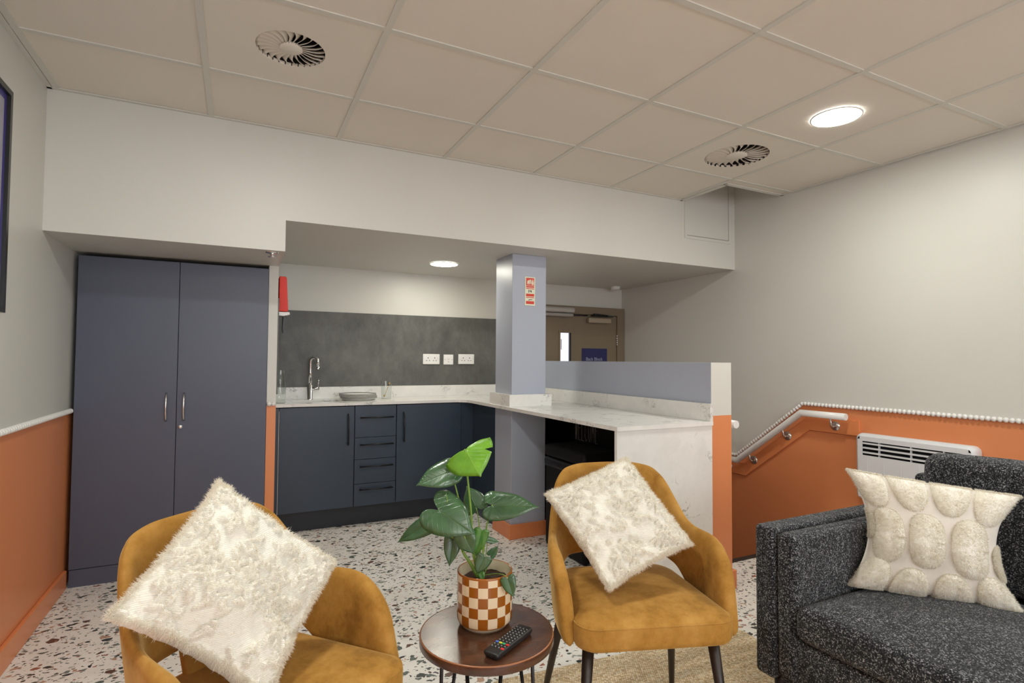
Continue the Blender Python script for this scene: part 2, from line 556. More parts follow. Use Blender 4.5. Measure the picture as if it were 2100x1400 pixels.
    def build(self, name, mats, parent=None, loc=None, bevel=0.0, seg=2, auto=None):
        me = bpy.data.meshes.new(name)
        me.from_pydata(self.v, [], self.f)
        mats = mats if isinstance(mats, (list, tuple)) else [mats]
        for mm in mats:
            me.materials.append(M[mm] if isinstance(mm, str) else mm)
        me.polygons.foreach_set('material_index', self.mi)
        me.polygons.foreach_set('use_smooth', self.sm)
        bm = bmesh.new(); bm.from_mesh(me)
        bmesh.ops.recalc_face_normals(bm, faces=bm.faces)
        bm.to_mesh(me); bm.free()
        me.update()
        o = bpy.data.objects.new(name, me)
        COL.objects.link(o)
        if loc is not None: o.location = loc
        if parent is not None: o.parent = parent
        if bevel:
            b = o.modifiers.new('bevel', 'BEVEL'); b.width = bevel; b.segments = seg; b.limit_method = 'ANGLE'; b.angle_limit = 0.6
            for p in me.polygons: p.use_smooth = True
            w = o.modifiers.new('wn', 'WEIGHTED_NORMAL'); w.keep_sharp = True
        return o


def empty(name, loc=(0, 0, 0), rz=0.0):
    o = bpy.data.objects.new(name, None)
    o.empty_display_size = 0.1
    COL.objects.link(o)
    o.location = loc; o.rotation_euler = (0, 0, rz)
    return o


def tag(o, label=None, cat=None, group=None, kind=None):
    if label: o['label'] = label
    if cat: o['category'] = cat
    if group: o['group'] = group
    if kind: o['kind'] = kind
    return o


def struct(o, label, cat=None):
    return tag(o, label, cat or o.name.split('.')[0].split('_')[0], None, 'structure')


def bx(lo, hi, name, mat, parent=None, bevel=0.0, loc=None):
    return MB().box(lo, hi).build(name, mat, parent, loc, bevel)


def rrect(w, d, r, n=5, cx=0.0, cy=0.0):
    """rounded rectangle outline, counter-clockwise"""
    out = []
    for sx, sy, a0 in ((1, 1, 0), (-1, 1, 90), (-1, -1, 180), (1, -1, 270)):
        for i in range(n + 1):
            a = math.radians(a0 + 90 * i / n)
            out.append((cx + sx * (w / 2 - r) + r * math.cos(a), cy + sy * (d / 2 - r) + r * math.sin(a)))
    return out


def instance(src, name, parent, loc, rot=None):
    o = src.copy()
    o.name = name
    COL.objects.link(o)
    o.parent = parent
    o.location = loc
    if rot is not None: o.rotation_euler = rot
    return o


def copy_tree(o, parent=None):
    c = o.copy()
    COL.objects.link(c)
    c.parent = parent
    for ch in list(o.children):
        copy_tree(ch, c)
    return c


def text_mesh(body, size, name, mat, parent, loc, rot, extrude=0.0004):
    cu = bpy.data.curves.new(name, 'FONT')
    cu.body = body; cu.size = size; cu.extrude = extrude
    t = bpy.data.objects.new(name + '_tmp', cu)
    COL.objects.link(t)
    dg = bpy.context.evaluated_depsgraph_get()
    me = bpy.data.meshes.new_from_object(t.evaluated_get(dg))
    bpy.data.objects.remove(t); bpy.data.curves.remove(cu)
    me.materials.clear(); me.materials.append(M[mat])
    o = bpy.data.objects.new(name, me)
    COL.objects.link(o); o.parent = parent; o.location = loc; o.rotation_euler = rot
    return o


# ------------------------------------------------------------------ the room shell
XL, XR, YB, YF = -0.78, 3.45, 4.46, -2.86      # left wall, right wall, kitchen back wall, wall behind the camera
CZ = 2.364                                     # suspended ceiling
BH = 3.045                                     # bulkhead face
SOFL, SOFK = 1.733, 1.895                      # soffit over the wardrobe, kitchen ceiling
DADO = 0.90
LOW = -0.40                                    # floor at the foot of the steps
STEP = 2.38

fl = MB().prism([(XL, YF), (XR, YF), (XR, STEP), (2.335, STEP), (2.335, YB), (XL, YB)], 'z', -0.5, 0.0).build('floor', 'terrazzo')
struct(fl, 'white terrazzo floor with grey, brown and green chips', 'floor')
st = empty('floor_steps', (2.335, STEP, LOW))
struct(st, 'two steps going down beside the half wall', 'steps')
bx((0, 0.001, 0), (XR - 2.335, 0.27, 0.20), 'tread', 'stair', st)
bx((0, 0.001, -0.1), (XR - 2.335, YB - STEP, 0.0), 'landing', 'stair', st)
bx((0, -0.035, 0.40), (XR - 2.335, 0.004, 0.404), 'nosing', 'nosing', st)
bx((0, 0.235, 0.20), (XR - 2.335, 0.272, 0.204), 'nosing', 'nosing', st)


def wall_two(name, polys, axis, a, b, label):
    w = MB()
    for poly, mi in polys:
        w.prism(poly, axis, a, b, mi)
    o = w.build(name, ['wall', 'orange'])
    return struct(o, label, 'wall')


wall_two('wall_left', [([(YF, DADO), (YB, DADO), (YB, 2.5), (YF, 2.5)], 0), ([(YF, 0), (YB, 0), (YB, DADO), (YF, DADO)], 1)],
         'x', XL - 0.1, XL, 'left wall painted white above and orange below the beaded rail')
DR = [(YF, 0.897), (2.474, 0.897), (3.03, 0.462), (YB, 0.462)]      # dado line on the right wall follows the steps
wall_two('wall_right', [(DR + [(YB, 2.95), (YF, 2.95)], 0), ([(YF, LOW), (YB, LOW)] + DR[::-1], 1)],
         'x', XR, XR + 0.1, 'right wall painted white above and orange below, its beaded rail stepping down')
struct(bx((XL, YB, -0.5), (XR, YB + 0.1, 2.95), 'wall_back', 'wall'), 'cream back wall of the kitchen recess', 'wall')
wx0, wx1, wz0, wz1 = WIN[:4]
wall_two('wall_front', [([(XL, DADO - 0.05), (wx0, DADO - 0.05), (wx0, 2.5), (XL, 2.5)], 0), ([(wx1, DADO - 0.05), (XR, DADO - 0.05), (XR, 2.5), (wx1, 2.5)], 0),
                        ([(wx0, wz1), (wx1, wz1), (wx1, 2.5), (wx0, 2.5)], 0), ([(XL, 0), (XR, 0), (XR, DADO - 0.05), (XL, DADO - 0.05)], 1)],
         'y', YF - 0.1, YF, 'wall behind the camera with a wide window opening added for light')
wn = empty('added_window_1', (wx0, YF, wz0))  # window added out of view as a source of fill daylight
struct(wn, 'wide white framed window added behind the camera to light the room', 'window')
ww_, wh_ = wx1 - wx0, wz1 - wz0
for lo, hi in (((0, -0.07, 0), (ww_, -0.02, 0.05)), ((0, -0.07, wh_ - 0.05), (ww_, -0.02, wh_)), ((0, -0.07, 0.05), (0.05, -0.02, wh_ - 0.05)), ((ww_ - 0.05, -0.07, 0.05), (ww_, -0.02, wh_ - 0.05)),
               ((ww_ / 3 - 0.025, -0.07, 0.05), (ww_ / 3 + 0.025, -0.02, wh_ - 0.05)), ((2 * ww_ / 3 - 0.025, -0.07, 0.05), (2 * ww_ / 3 + 0.025, -0.02, wh_ - 0.05))):
    bx(lo, hi, 'added_window_frame', 'white_gloss', wn)
for n in range(3):
    bx((0.05 + n * ww_ / 3, -0.048, 0.05), ((n + 1) * ww_ / 3 - 0.025, -0.044, wh_ - 0.05), 'pane', 'pane', wn)
bx((-0.03, -0.02, -0.03), (ww_ + 0.03, 0.12, 0.0), 'added_window_sill', 'white_gloss', wn)
bh = MB()
bh.box((XL, BH, SOFL), (0.203, YB, 2.95)).box((0.203, BH, SOFK), (XR, YB, 2.95))
struct(bh.build('wall_bulkhead', 'wall'), 'white bulkhead beam dropping below the ceiling over the kitchen', 'wall')
# partition between wardrobe and kitchen
pt = MB().box((0.152, 3.56, DADO), (0.203, YB, SOFL), 0).box((0.152, 3.56, 0), (0.203, YB, DADO), 1)
struct(pt.build('wall_partition', ['wall', 'orange']), 'narrow end of the partition between wardrobe and kitchen', 'wall')
# half wall beside the steps
HX0, HX1, HY, HZ = 2.19, 2.335, 2.09, 1.175
hw = MB()
q = [(HX0, HY), (HX1, HY), (HX1, YB), (HX0, YB)]
hw.add([(x, y, z) for z in (0, DADO, HZ) for x, y in q],
       [(0, 1, 5, 4), (1, 2, 6, 5), (4, 5, 9, 8), (5, 6, 10, 9), (8, 9, 10, 11), (3, 0, 4, 7), (7, 4, 8, 11), (2, 3, 7, 6), (6, 7, 11, 10), (0, 3, 2, 1)])
hw.mi = [1, 1, 0, 0, 0, 2, 2, 0, 0, 0]
struct(hw.build('wall_half', ['wall', 'orange', 'lav']), 'low half wall, lavender blue on the worktop side with white and orange end', 'wall')
PX0, PX1, PY0, PY1 = 1.63, 1.89, 3.28, 3.54
struct(bx((PX0, PY0, 0), (PX1, PY1, SOFK), 'wall_pillar', 'lav', bevel=0.003), 'square lavender blue pillar standing through the worktop', 'wall')

sk = 0.095
struct(bx((XL, YF, 0), (XL + 0.018, 3.545, sk), 'baseboard_left', 'orange_gloss', bevel=0.004), 'orange skirting board along the left wall', 'baseboard')
struct(bx((XR - 0.018, YF, 0), (XR, STEP - 0.04, sk), 'baseboard_right', 'orange_gloss', bevel=0.004), 'orange skirting board along the right wall', 'baseboard')
b = MB().box((PX0 - 0.016, PY0 - 0.016, 0), (PX1 + 0.016, PY0, sk)).box((PX0 - 0.016, PY0, 0), (PX0, PY1, sk))
struct(b.build('baseboard_pillar', 'orange_gloss', bevel=0.003), 'orange skirting around the foot of the pillar', 'baseboard')
b = MB().box((HX0 + 0.001, HY - 0.016, 0), (HX1 + 0.016, HY, sk)).box((HX1, HY, 0), (HX1 + 0.016, STEP - 0.04, sk))
struct(b.build('baseboard_half', 'orange_gloss', bevel=0.003), 'orange skirting around the end of the half wall', 'baseboard')


# beaded dado rails: every bead a ball of its own
def bead_rail(name, path, label, limit=None):
    root = empty(name, path[0])
    struct(root, label, 'trim')
    back = MB()
    P = [Vector(p) for p in path]
    back.tube([p - P[0] for p in P], 0.006, 6)
    back.build('backing', 'white_gloss', root)
    src = MB()
    src.lathe([(0.0, -0.0132)] + [(0.0132 * math.cos(math.radians(a)), 0.0132 * math.sin(math.radians(a))) for a in (-60, -30, 0, 30, 60)] + [(0.0, 0.0132)], 12)
    first = None
    s, step = 0.0, 0.0247
    for i in range(len(P) - 1):
        L = (P[i + 1] - P[i]).length
        d = (P[i + 1] - P[i]) / L
        while s <= L:
            loc = P[i] + d * s - P[0]
            if first is None:
                first = src.build('bead', 'white_gloss', root, loc)
            else:
                instance(first, 'bead', root, loc)
            s += step
        s -= L
    return root


bead_rail('trim_1', [(XL + 0.011, 3.542, DADO + 0.004), (XL + 0.011, 1.9, DADO + 0.004)], 'white beaded rail on the left wall')
bead_rail('trim_2', [(XR - 0.011, 0.7, 0.899), (XR - 0.011, 2.474, 0.899), (XR - 0.011, 3.03, 0.465), (XR - 0.011, 3.5, 0.465)],
          'white beaded rail on the right wall stepping down with the stairs')
bead_rail('trim_3', [(0.165, 3.549, DADO + 0.012), (0.192, 3.549, DADO + 0.012)], 'two white beads on the partition end')

# suspended ceiling: each lay-in tile and each tee bar
ceil = empty('ceiling', (0, 0, CZ))
struct(ceil, 'suspended ceiling of square beige white tiles in a tee grid', 'ceiling')
GX = [-0.745 + 0.6 * i for i in range(8)]
GY = [2.539 - 0.6 * j for j in range(10)]
VENTS = {(1, 1): 0.125, (5, 1): 0.175}
tile_src = None
NX, NY = 2.905, 2.622          # notch over the steps
for i in range(-1, 7):
    x0 = XL if i < 0 else GX[i]
    x1 = GX[i + 1] if i + 1 < 7 else XR
    for j in range(0, 10):
        y1 = BH if j == 0 else GY[j - 1]
        y0 = GY[j] if j < 9 else YF
        if i == 6 and j == 0:
            continue
        if (i, j) in VENTS: continue
        w, d = x1 - x0 - 0.006, y1 - y0 - 0.006
        if w < 0.005 or d < 0.005: continue
        c = ((x0 + x1) / 2, (y0 + y1) / 2, 0.004)
        if abs(w - 0.594) < 0.004 and abs(d - 0.594) < 0.004:
            if tile_src is None:
                tile_src = bx((-0.297, -0.297, 0), (0.297, 0.297, 0.016), 'ceiling_tile', 'tile', ceil, loc=c)
            else:
                instance(tile_src, 'ceiling_tile', ceil, c)
        else:
            bx((-w / 2, -d / 2, 0), (w / 2, d / 2, 0.016), 'ceiling_tile', 'tile', ceil, loc=c)
bx((2.855, 2.539, 0.004), (XR, NY, 0.02), 'ceiling_tile', 'tile', ceil)
bx((2.855, NY, 0.004), (NX, BH, 0.02), 'ceiling_tile', 'tile', ceil)
for i in range(0, 7):
    bx((GX[i] - 0.012, YF, -0.001), (GX[i] + 0.012, BH, 0.004), 'tee_bar', 'tee', ceil)
for j in range(0, 9):
    for i in range(-1, 7):
        x0 = XL if i < 0 else GX[i] + 0.012
        x1 = GX[i + 1] - 0.012 if i < 6 else XR
        bx((x0, GY[j] - 0.012, 0.0), (x1, GY[j] + 0.012, 0.0045), 'tee_bar', 'tee', ceil)
for lo, hi in (((XL, YF, -0.002), (XL + 0.02, BH, 0.0035)), ((XL, BH - 0.02, -0.002), (NX, BH, 0.0035)),
               ((XR - 0.030, YF, -0.002), (XR - 0.008, NY, 0.0035)), ((NX - 0.02, NY, -0.002), (NX + 0.012, BH, 0.0035)), ((NX - 0.02, NY - 0.02, -0.002), (XR, NY + 0.012, 0.0035))):
    bx(lo, hi, 'edge_trim', 'tee', ceil, bevel=0.001)
v = MB().box((NX, NY, 0.0035), (NX + 0.012, BH, 0.5)).box((NX, NY, 0.0035), (XR, NY + 0.012, 0.5)).box((NX, NY, 0.5), (XR, BH, 0.52))
v.build('upstand', 'wall', ceil)
bx((XL, YF, 0.25), (XR, NY, 0.27), 'slab', 'void', ceil)


# swirl air diffusers set into the tile grid
def diffuser(i, j, R, label):
    cx, cy = GX[i] + 0.3, GY[j] + 0.3
    root = empty('air_diffuser', (cx, cy, CZ + 0.004))
    tag(root, label, 'air vent', 'ceiling air diffusers')
    n = 64
    vs = []; fs = []
    for k in range(n):
        a = 2 * math.pi * k / n
        ca, sa = math.cos(a), math.sin(a)
        t = 0.297 / max(abs(ca), abs(sa))
        vs += [(R * ca, R * sa, 0), (t * ca, t * sa, 0), (R * ca, R * sa, 0.012)]
    for k in range(n):
        b2 = (k + 1) % n
        fs += [(3 * k, 3 * k + 1, 3 * b2 + 1, 3 * b2), (3 * k, 3 * b2, 3 * b2 + 2, 3 * k + 2)]
    MB().add(vs, fs).build('plate', 'vent', root)
    hub = 0.34 * R
    MB().lathe([(0.0, 0.001), (hub - 0.002, 0.001), (hub, 0.003), (hub, 0.010), (0, 0.010)], 32).build('hub', 'vent', root)
    MB().lathe([(R + 0.0005, 0.0005), (R + 0.0005, 0.07), (0.0, 0.07)], 32).build('plenum', 'void', root)
    nb = 24
    src = None
    for k in range(nb):
        pts = []
        for q in range(9):
            r = hub * 0.97 + (R - hub * 0.97) * q / 8
            bow = 0.12 * math.sin(math.pi * q / 8)
            th = 2 * math.pi / nb
            for s in range(3):
                pts.append((r * math.cos(bow + th * 0.98 * s / 2), r * math.sin(bow + th * 0.98 * s / 2), 0.0015 + 0.95 * th * r * s / 2 + 0.0006 * s))
        if src is None:
            src = MB().grid(pts, 9, 3).build('blade', 'vent', root)
            sm = src.modifiers.new('thick', 'SOLIDIFY'); sm.thickness = 0.0014
        else:
            instance(src, 'blade', root, (0, 0, 0), (0, 0, 2 * math.pi * k / nb))
    return root


diffuser(1, 1, 0.125, 'round swirl air vent in the ceiling tile at upper left')
diffuser(5, 1, 0.175, 'round swirl air vent in the ceiling beside the lit downlight')


def downlight(loc, label, r=0.105, mat='lamp'):
    root = empty('downlight', loc)
    tag(root, label, 'light', 'round ceiling downlights')
    MB().lathe([(r + 0.008, 0.0), (r + 0.007, -0.004), (r, -0.005), (r, 0.0)], 40).build('rim', 'white_gloss', root)
    MB().lathe([(r, -0.002), (0.0, -0.003)], 40).build('diffuser', mat, root)
    return root


downlight((GX[5] + 0.305, GY[2] + 0.31, CZ + 0.002), 'lit round downlight in the ceiling tiles on the right')
downlight((GX[1] + 0.3, GY[2] + 0.3, CZ + 0.002), 'ceiling downlight above the top edge of the view')
downlight((GX[1] + 0.3, GY[6] + 0.3, CZ + 0.002), 'ceiling downlight behind the camera on the left')
downlight((GX[5] + 0.3, GY[6] + 0.3, CZ + 0.002), 'ceiling downlight behind the camera on the right')
downlight((1.36, 3.887, SOFK - 0.001), 'lit round downlight in the low kitchen ceiling', 0.10, 'lamp_kitchen')

# bulkhead access hatch
ah = empty('access_hatch', (2.93, BH, 2.09))
tag(ah, 'white access hatch high on the bulkhead beside the right wall', 'hatch')
fr = MB()
W_, H_ = 0.47, 0.50
fr.box((0, -0.006, 0), (W_, 0, 0.022)).box((0, -0.006, 0.022), (0.02, 0, H_)).box((W_ - 0.02, -0.006, 0.022), (W_, 0, H_))
fr.build('frame', 'wall', ah)
bx((0.023, -0.003, 0.026), (W_ - 0.023, 0, H_), 'panel', 'wall', ah)
bx((0.0205, -0.0008, 0.0225), (W_ - 0.0205, 0, H_), 'shadow_gap', 'void', ah)

# ------------------------------------------------------------------ door at the foot of the steps
dr = empty('door_1', (2.42, YB, LOW))
struct(dr, 'taupe fire door with narrow glazed panel seen over the half wall', 'door')
DT = 0.515 + CAMH - LOW          # frame top above the landing
bx((0.94, -0.05, 0), (1.024, 0, DT), 'jamb', 'door', dr, bevel=0.003)
bx((-0.06, -0.05, 0), (0.02, 0, DT), 'jamb', 'door', dr, bevel=0.003)
bx((0.02, -0.05, DT - 0.075), (0.94, 0, DT), 'head', 'door', dr, bevel=0.003)
lf = MB()
gx0, gx1, gz1, gz0 = 0.285, 0.405, 0.258 + CAMH - LOW, 0.75
zt = DT - 0.08
lf.box((0.024, -0.035, 0.005), (gx0, 0, zt)).box((gx1, -0.035, 0.005), (0.936, 0, zt)).box((gx0, -0.035, 0.005), (gx1, 0, gz0)).box((gx0, -0.035, gz1), (gx1, 0, zt))
leaf = lf.build('leaf', 'door', dr)
be = MB().box((gx0 - 0.02, -0.042, gz0), (gx0, -0.035, gz1 + 0.02)).box((gx1, -0.042, gz0), (gx1 + 0.02, -0.035, gz1 + 0.02)).box((gx0, -0.042, gz1), (gx1, -0.035, gz1 + 0.02))
be.build('glazing_bead', 'door', leaf)
bx((gx0, -0.012, gz0), (gx1, -0.004, gz1), 'pane', 'lit', leaf)
bx((gx1 - 0.012, -0.033, gz0), (gx1 - 0.001, -0.012, gz1), 'edge_seal', 'black', leaf)
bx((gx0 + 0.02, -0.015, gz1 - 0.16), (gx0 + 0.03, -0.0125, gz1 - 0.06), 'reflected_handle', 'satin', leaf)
hg = MB()
for q in range(5):
    hg.tube([(0.938, -0.045, 1.73 + q * 0.021), (0.938, -0.045, 1.749 + q * 0.021)], 0.007, 8)
hg.build('hinge', 'chrome', dr)


def hcase(name, lo, hi, mat, parent, r=0.012):
    return bx(lo, hi, name, mat, parent, bevel=r)


dc = empty('door_closer', (2.42, YB - 0.05, LOW))
tag(dc, 'taupe overhead door closer at the hinge side of the door', 'door closer')
hcase('case', (0.575, -0.045, 0.358 + CAMH - LOW), (0.835, -0.001, 0.408 + CAMH - LOW), 'closer', dc, 0.01)
ar = MB()
za = 0.425 + CAMH - LOW
ar.tube([(0.80, -0.03, za + 0.01), (0.62, -0.05, za + 0.016)], 0.008, 8).tube([(0.62, -0.05, za + 0.016), (0.72, -0.03, za)], 0.008, 8)
ar.box((0.61, -0.045, za - 0.004), (0.86, -0.02, za + 0.004)).lathe([(0, 0), (0.016, 0), (0.016, 0.02), (0, 0.02)], 12, M4=Matrix.Translation((0.64, -0.04, za)))
ar.build('arm', 'blackmetal', dc)
do = empty('door_operator', (2.42, YB - 0.05, LOW))
tag(do, 'silver grey powered opener case over the door beside the pillar', 'door opener')
z0 = 0.405 + CAMH - LOW
for a, b2, nm in ((z0 + 0.036, z0 + 0.088, 'upper_case'), (z0, z0 + 0.032, 'lower_case')):
    hcase(nm, (-0.08, -0.075, a), (0.40 if nm == 'upper_case' else 0.385, -0.001, b2), 'silver', do, 0.018)
MB().tube([(0.385, -0.035, z0 + 0.02), (0.565, -0.03, z0 + 0.022)], 0.006, 8).build('arm', 'blackmetal', do)
ds = empty('door_sign', (2.42 + 0.527, YB - 0.036, 0.86))
tag(ds, 'navy door sign with pale lettering, half hidden by the half wall', 'sign')
bx((0, -0.004, 0), (0.293, 0, 0.437), 'plate', 'signblue', ds)
text_mesh('Back Block', 0.044, 'lettering', 'signtext2', ds, (0.045, -0.0045, 0.32), (math.pi / 2, 0, 0))
text_mesh('Laundry', 0.048, 'lettering', 'signtext', ds, (0.045, -0.0045, 0.272), (math.pi / 2, 0, 0))
for x in (0.03, 0.263):
    MB().lathe([(0, 0), (0.009, 0), (0.009, 0.002), (0, 0.002)], 12, M4=Matrix.Translation((x, -0.0045, 0.40)) @ Matrix.Rotation(math.pi / 2, 4, 'X')).build('fixing', 'signblue', ds)
sd = MB().lathe([(0.045, 0), (0.045, -0.018), (0.035, -0.03), (0, -0.032)], 24).build('smoke_detector', 'plastic', loc=(3.25, 4.30, SOFK))
tag(sd, 'small white smoke detector under the low ceiling by the door', 'detector')
sp = empty('sprinkler_head', (0.146, 3.112, SOFL))
tag(sp, 'chrome sprinkler head under the soffit beside the wardrobe', 'sprinkler')
MB().lathe([(0.034, 0), (0.032, -0.004), (0.015, -0.006), (0.0, -0.006)], 20).build('escutcheon', 'chrome', sp)
MB().lathe([(0.012, -0.006), (0.012, -0.018), (0.022, -0.020), (0.022, -0.023), (0, -0.023)], 16).build('deflector', 'chrome', sp)

# ------------------------------------------------------------------ wardrobe
wd = empty('wardrobe', (-0.758, 3.55, 0))
tag(wd, 'tall dark slate blue wardrobe with two doors in the alcove', 'wardrobe')
WW, WT = 0.908, 1.712
bx((0, 0.022, 0.09), (WW, 0.55, WT), 'carcass', 'wardrobe', wd)
bx((0.002, 0.004, 0), (WW - 0.002, 0.5, 0.088), 'plinth', 'wardrobe', wd)
for s, (a, b2) in enumerate(((0.0, 0.4535), (0.4565, WW))):
    d = bx((a, 0, 0.092), (b2, 0.02, WT), 'door', 'wardrobe', wd, bevel=0.0012)
    hx = 0.407 if s == 0 else 0.4905
    h = MB().tube([(hx, -0.001, 0.985), (hx, -0.018, 0.975), (hx, -0.029, 0.945), (hx, -0.031, 0.91), (hx, -0.029, 0.875), (hx, -0.018, 0.845), (hx, -0.001, 0.835)], 0.0055, 10)
    h.build('handle', 'satin', d)
    if s == 1:
        MB().lathe([(0, 0), (0.012, 0), (0.011, 0.004), (0.005, 0.006), (0, 0.006)], 18, M4=Matrix.Translation((0.476, 0, 0.80)) @ Matrix.Rotation(math.pi / 2, 4, 'X')).build('lock', 'chrome', d)

# ------------------------------------------------------------------ kitchen units
WZ = 0.873                 # worktop height
KF = 4.02                  # carcass front (doors stand proud of it)
KY = 4.0                   # door faces
ku_lo, ku_hi = 0.137, 0.846


def bar_handle(parent, p0, p1):
    P0, P1 = Vector(p0), Vector(p1)
    d = (P1 - P0).normalized()
    h = MB().tube([P0, P1], 0.0055, 8)
    for q in (P0 + d * 0.012, P1 - d * 0.012):
        h.tube([q, q + Vector((0, 0.026, 0))], 0.0045, 8)
    return h.build('handle', 'blackmetal', parent)


def base_unit(x0, x1, label, hx, top=ku_hi):
    u = empty('base_cabinet', (x0, KY, 0))
    tag(u, label, 'cabinet', 'navy kitchen base units')
    w = x1 - x0
    bx((0, 0.02, ku_lo), (w, YB - KY - 0.01, top), 'carcass', 'navy', u)
    d = bx((0.002, 0, ku_lo + 0.001), (w - 0.002, 0.019, ku_hi), 'door', 'navy', u, bevel=0.001)
    bar_handle(d, (hx - x0, -0.028, 0.797), (hx - x0, -0.028, 0.575))
    return u


base_unit(0.25, 0.745, 'navy kitchen cabinet under the sink with upright black handle', 0.700, 0.70)
base_unit(1.046, 1.552, 'navy kitchen cabinet at the inner corner, right of the drawers', 1.098)
du = empty('drawer_unit', (0.747, KY, 0))
tag(du, 'navy kitchen unit of four drawers with black bar handles', 'drawers')
bx((0, 0.02, ku_lo), (0.297, YB - KY - 0.01, ku_hi), 'carcass', 'navy', du)
for za, zb, hz in ((0.622, 0.846, 0.763), (0.467, 0.619, 0.571), (0.295, 0.464, 0.417), (ku_lo + 0.001, 0.292, 0.255)):
    d = bx((0.0015, 0, za), (0.2955, 0.019, zb), 'drawer', 'navy', du, bevel=0.001)
    bar_handle(d, (0.034, -0.028, hz), (0.272, -0.028, hz))
fp = empty('filler_panel', (1.555, KY, 0))
tag(fp, 'dark navy corner infill panels between cabinet and pillar', 'panel')
bx((0, 0.012, 0.0), (0.10, 0.03, ku_hi), 'corner_post', 'navy', fp)
bx((0.10, PY1 - KY + 0.002, 0), (0.118, 0.03, ku_hi), 'side_panel', 'navy', fp)
sp2 = bx((0.2055, 4.012, 0), (0.249, 4.03, ku_hi), 'end_filler', 'navy')
bx((0.0425, -0.013, ku_lo), (0.0445, -0.001, ku_hi - 0.02), 'edge_strip', 'plastic', sp2, loc=(0.2055, 4.012, 0))
tag(sp2, 'thin navy filler strip at the left end of the kitchen run', 'panel')
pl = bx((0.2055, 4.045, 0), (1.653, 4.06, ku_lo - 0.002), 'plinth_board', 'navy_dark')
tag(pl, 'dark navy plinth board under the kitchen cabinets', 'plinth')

# worktop: slab with sink cut-out, upstands, waterfall end and the collar round the pillar
wt = empty('worktop', (0.205, 3.98, WZ))
tag(wt, 'L shaped white quartz worktop with upstands and waterfall end', 'worktop')
T = 0.02
EX = 1.58
SX0, SX1, SY0, SY1 = 0.345, 0.665, 4.10, 4.33
sl = MB()


def W(x, y):
    return (x - 0.205, y - 3.98)


def wbox(mb, x0, y0, x1, y1, z0, z1):
    a = W(x0, y0); b2 = W(x1, y1)
    mb.box((a[0], a[1], z0), (b2[0], b2[1], z1))


wbox(sl, 0.206, 3.98, SX0, YB - 0.001, -T, 0)
wbox(sl, SX0, 3.98, SX1, SY0, -T, 0)
wbox(sl, SX0, SY1, SX1, YB - 0.001, -T, 0)
poly = [(SX1, 3.98), (1.50, 3.98), (1.54, 3.965), (EX - 0.01, 3.925), (EX, 3.88), (EX, 2.075), (HX0 - 0.001, 2.075), (HX0 - 0.001, YB - 0.001), (SX1, YB - 0.001)]
poly = poly[:6] + [(PX0, 2.075), (PX0, YB - 0.001), (SX1, YB - 0.001)]
sl.prism([W(*p_) for p_ in poly], 'z', -T, 0)
wbox(sl, PX0, 2.075, PX1, PY0, -T, 0)
wbox(sl, PX0, PY1, PX1, YB - 0.001, -T, 0)
wbox(sl, PX1, 2.075, HX0 - 0.001, YB - 0.001, -T, 0)
sl.build('slab', 'quartz', wt)
us = MB(); wbox(us, 0.222, YB - 0.017, 2.17, YB - 0.001, 0, 0.09); us.build('upstand', 'quartz', wt, bevel=0.0015)
us = MB(); wbox(us, HX0 - 0.021, 2.076, HX0 - 0.001, YB - 0.018, 0, 0.09); us.build('upstand', 'quartz', wt, bevel=0.0015)
us = MB(); wbox(us, 0.206, 3.99, 0.221, YB - 0.001, 0, 0.09); us.build('upstand', 'quartz', wt, bevel=0.0015)
us = MB(); wbox(us, EX + 0.004, 2.082, HX0 - 0.001, 2.102, -WZ, -T); us.build('end_panel', 'quartz', wt, bevel=0.001)
cl = MB()
c = 0.03
wbox(cl, PX0 - c, PY0 - c, PX1 + c, PY0, 0, 0.078); wbox(cl, PX0 - c, PY1, PX1 + c, PY1 + c, 0, 0.078)
wbox(cl, PX0 - c, PY0, PX0, PY1, 0, 0.078); wbox(cl, PX1, PY0, PX1 + c, PY1, 0, 0.078)
cl.build('pillar_collar', 'quartz', wt)

sb = bx((0.2055, YB - 0.008, WZ + 0.092), (2.185, YB - 0.001, 1.545), 'splashback', 'concrete')
tag(sb, 'dark grey concrete look splashback panel behind the worktop', 'splashback')
sb2 = bx((0.2055, 3.60, WZ + 0.092), (0.2125, YB - 0.0085, 1.545), 'splashback', 'concrete')
tag(sb2, 'splashback return seen edge on beside the red fire blanket', 'splashback')

# sink
sn = empty('sink', ((SX0 + SX1) / 2, (SY0 + SY1) / 2, WZ - T))
tag(sn, 'steel sink set under the white worktop', 'sink')
w, d = SX1 - SX0 + 0.02, SY1 - SY0 + 0.02
rings = []
for z, ins in ((0.0, -0.012), (0.0, 0.0), (-0.11, 0.006), (-0.14, 0.03), (-0.145, 0.06)):
    rings.append([(x, y, z) for x, y in rrect(w - 2 * ins - 0.02, d - 2 * ins - 0.02, 0.03 if ins >= 0 else 0.02)])
MB().loft(rings, caps=False).add([p_ for p_ in rings[-1]], [tuple(range(len(rings[-1])))]).build('bowl', 'steel', sn)
MB().lathe([(0, 0.002), (0.03, 0.002), (0.034, 0.0), (0, 0)], 20, M4=Matrix.Translation((0, 0, -0.145))).build('drain', 'chrome', sn)

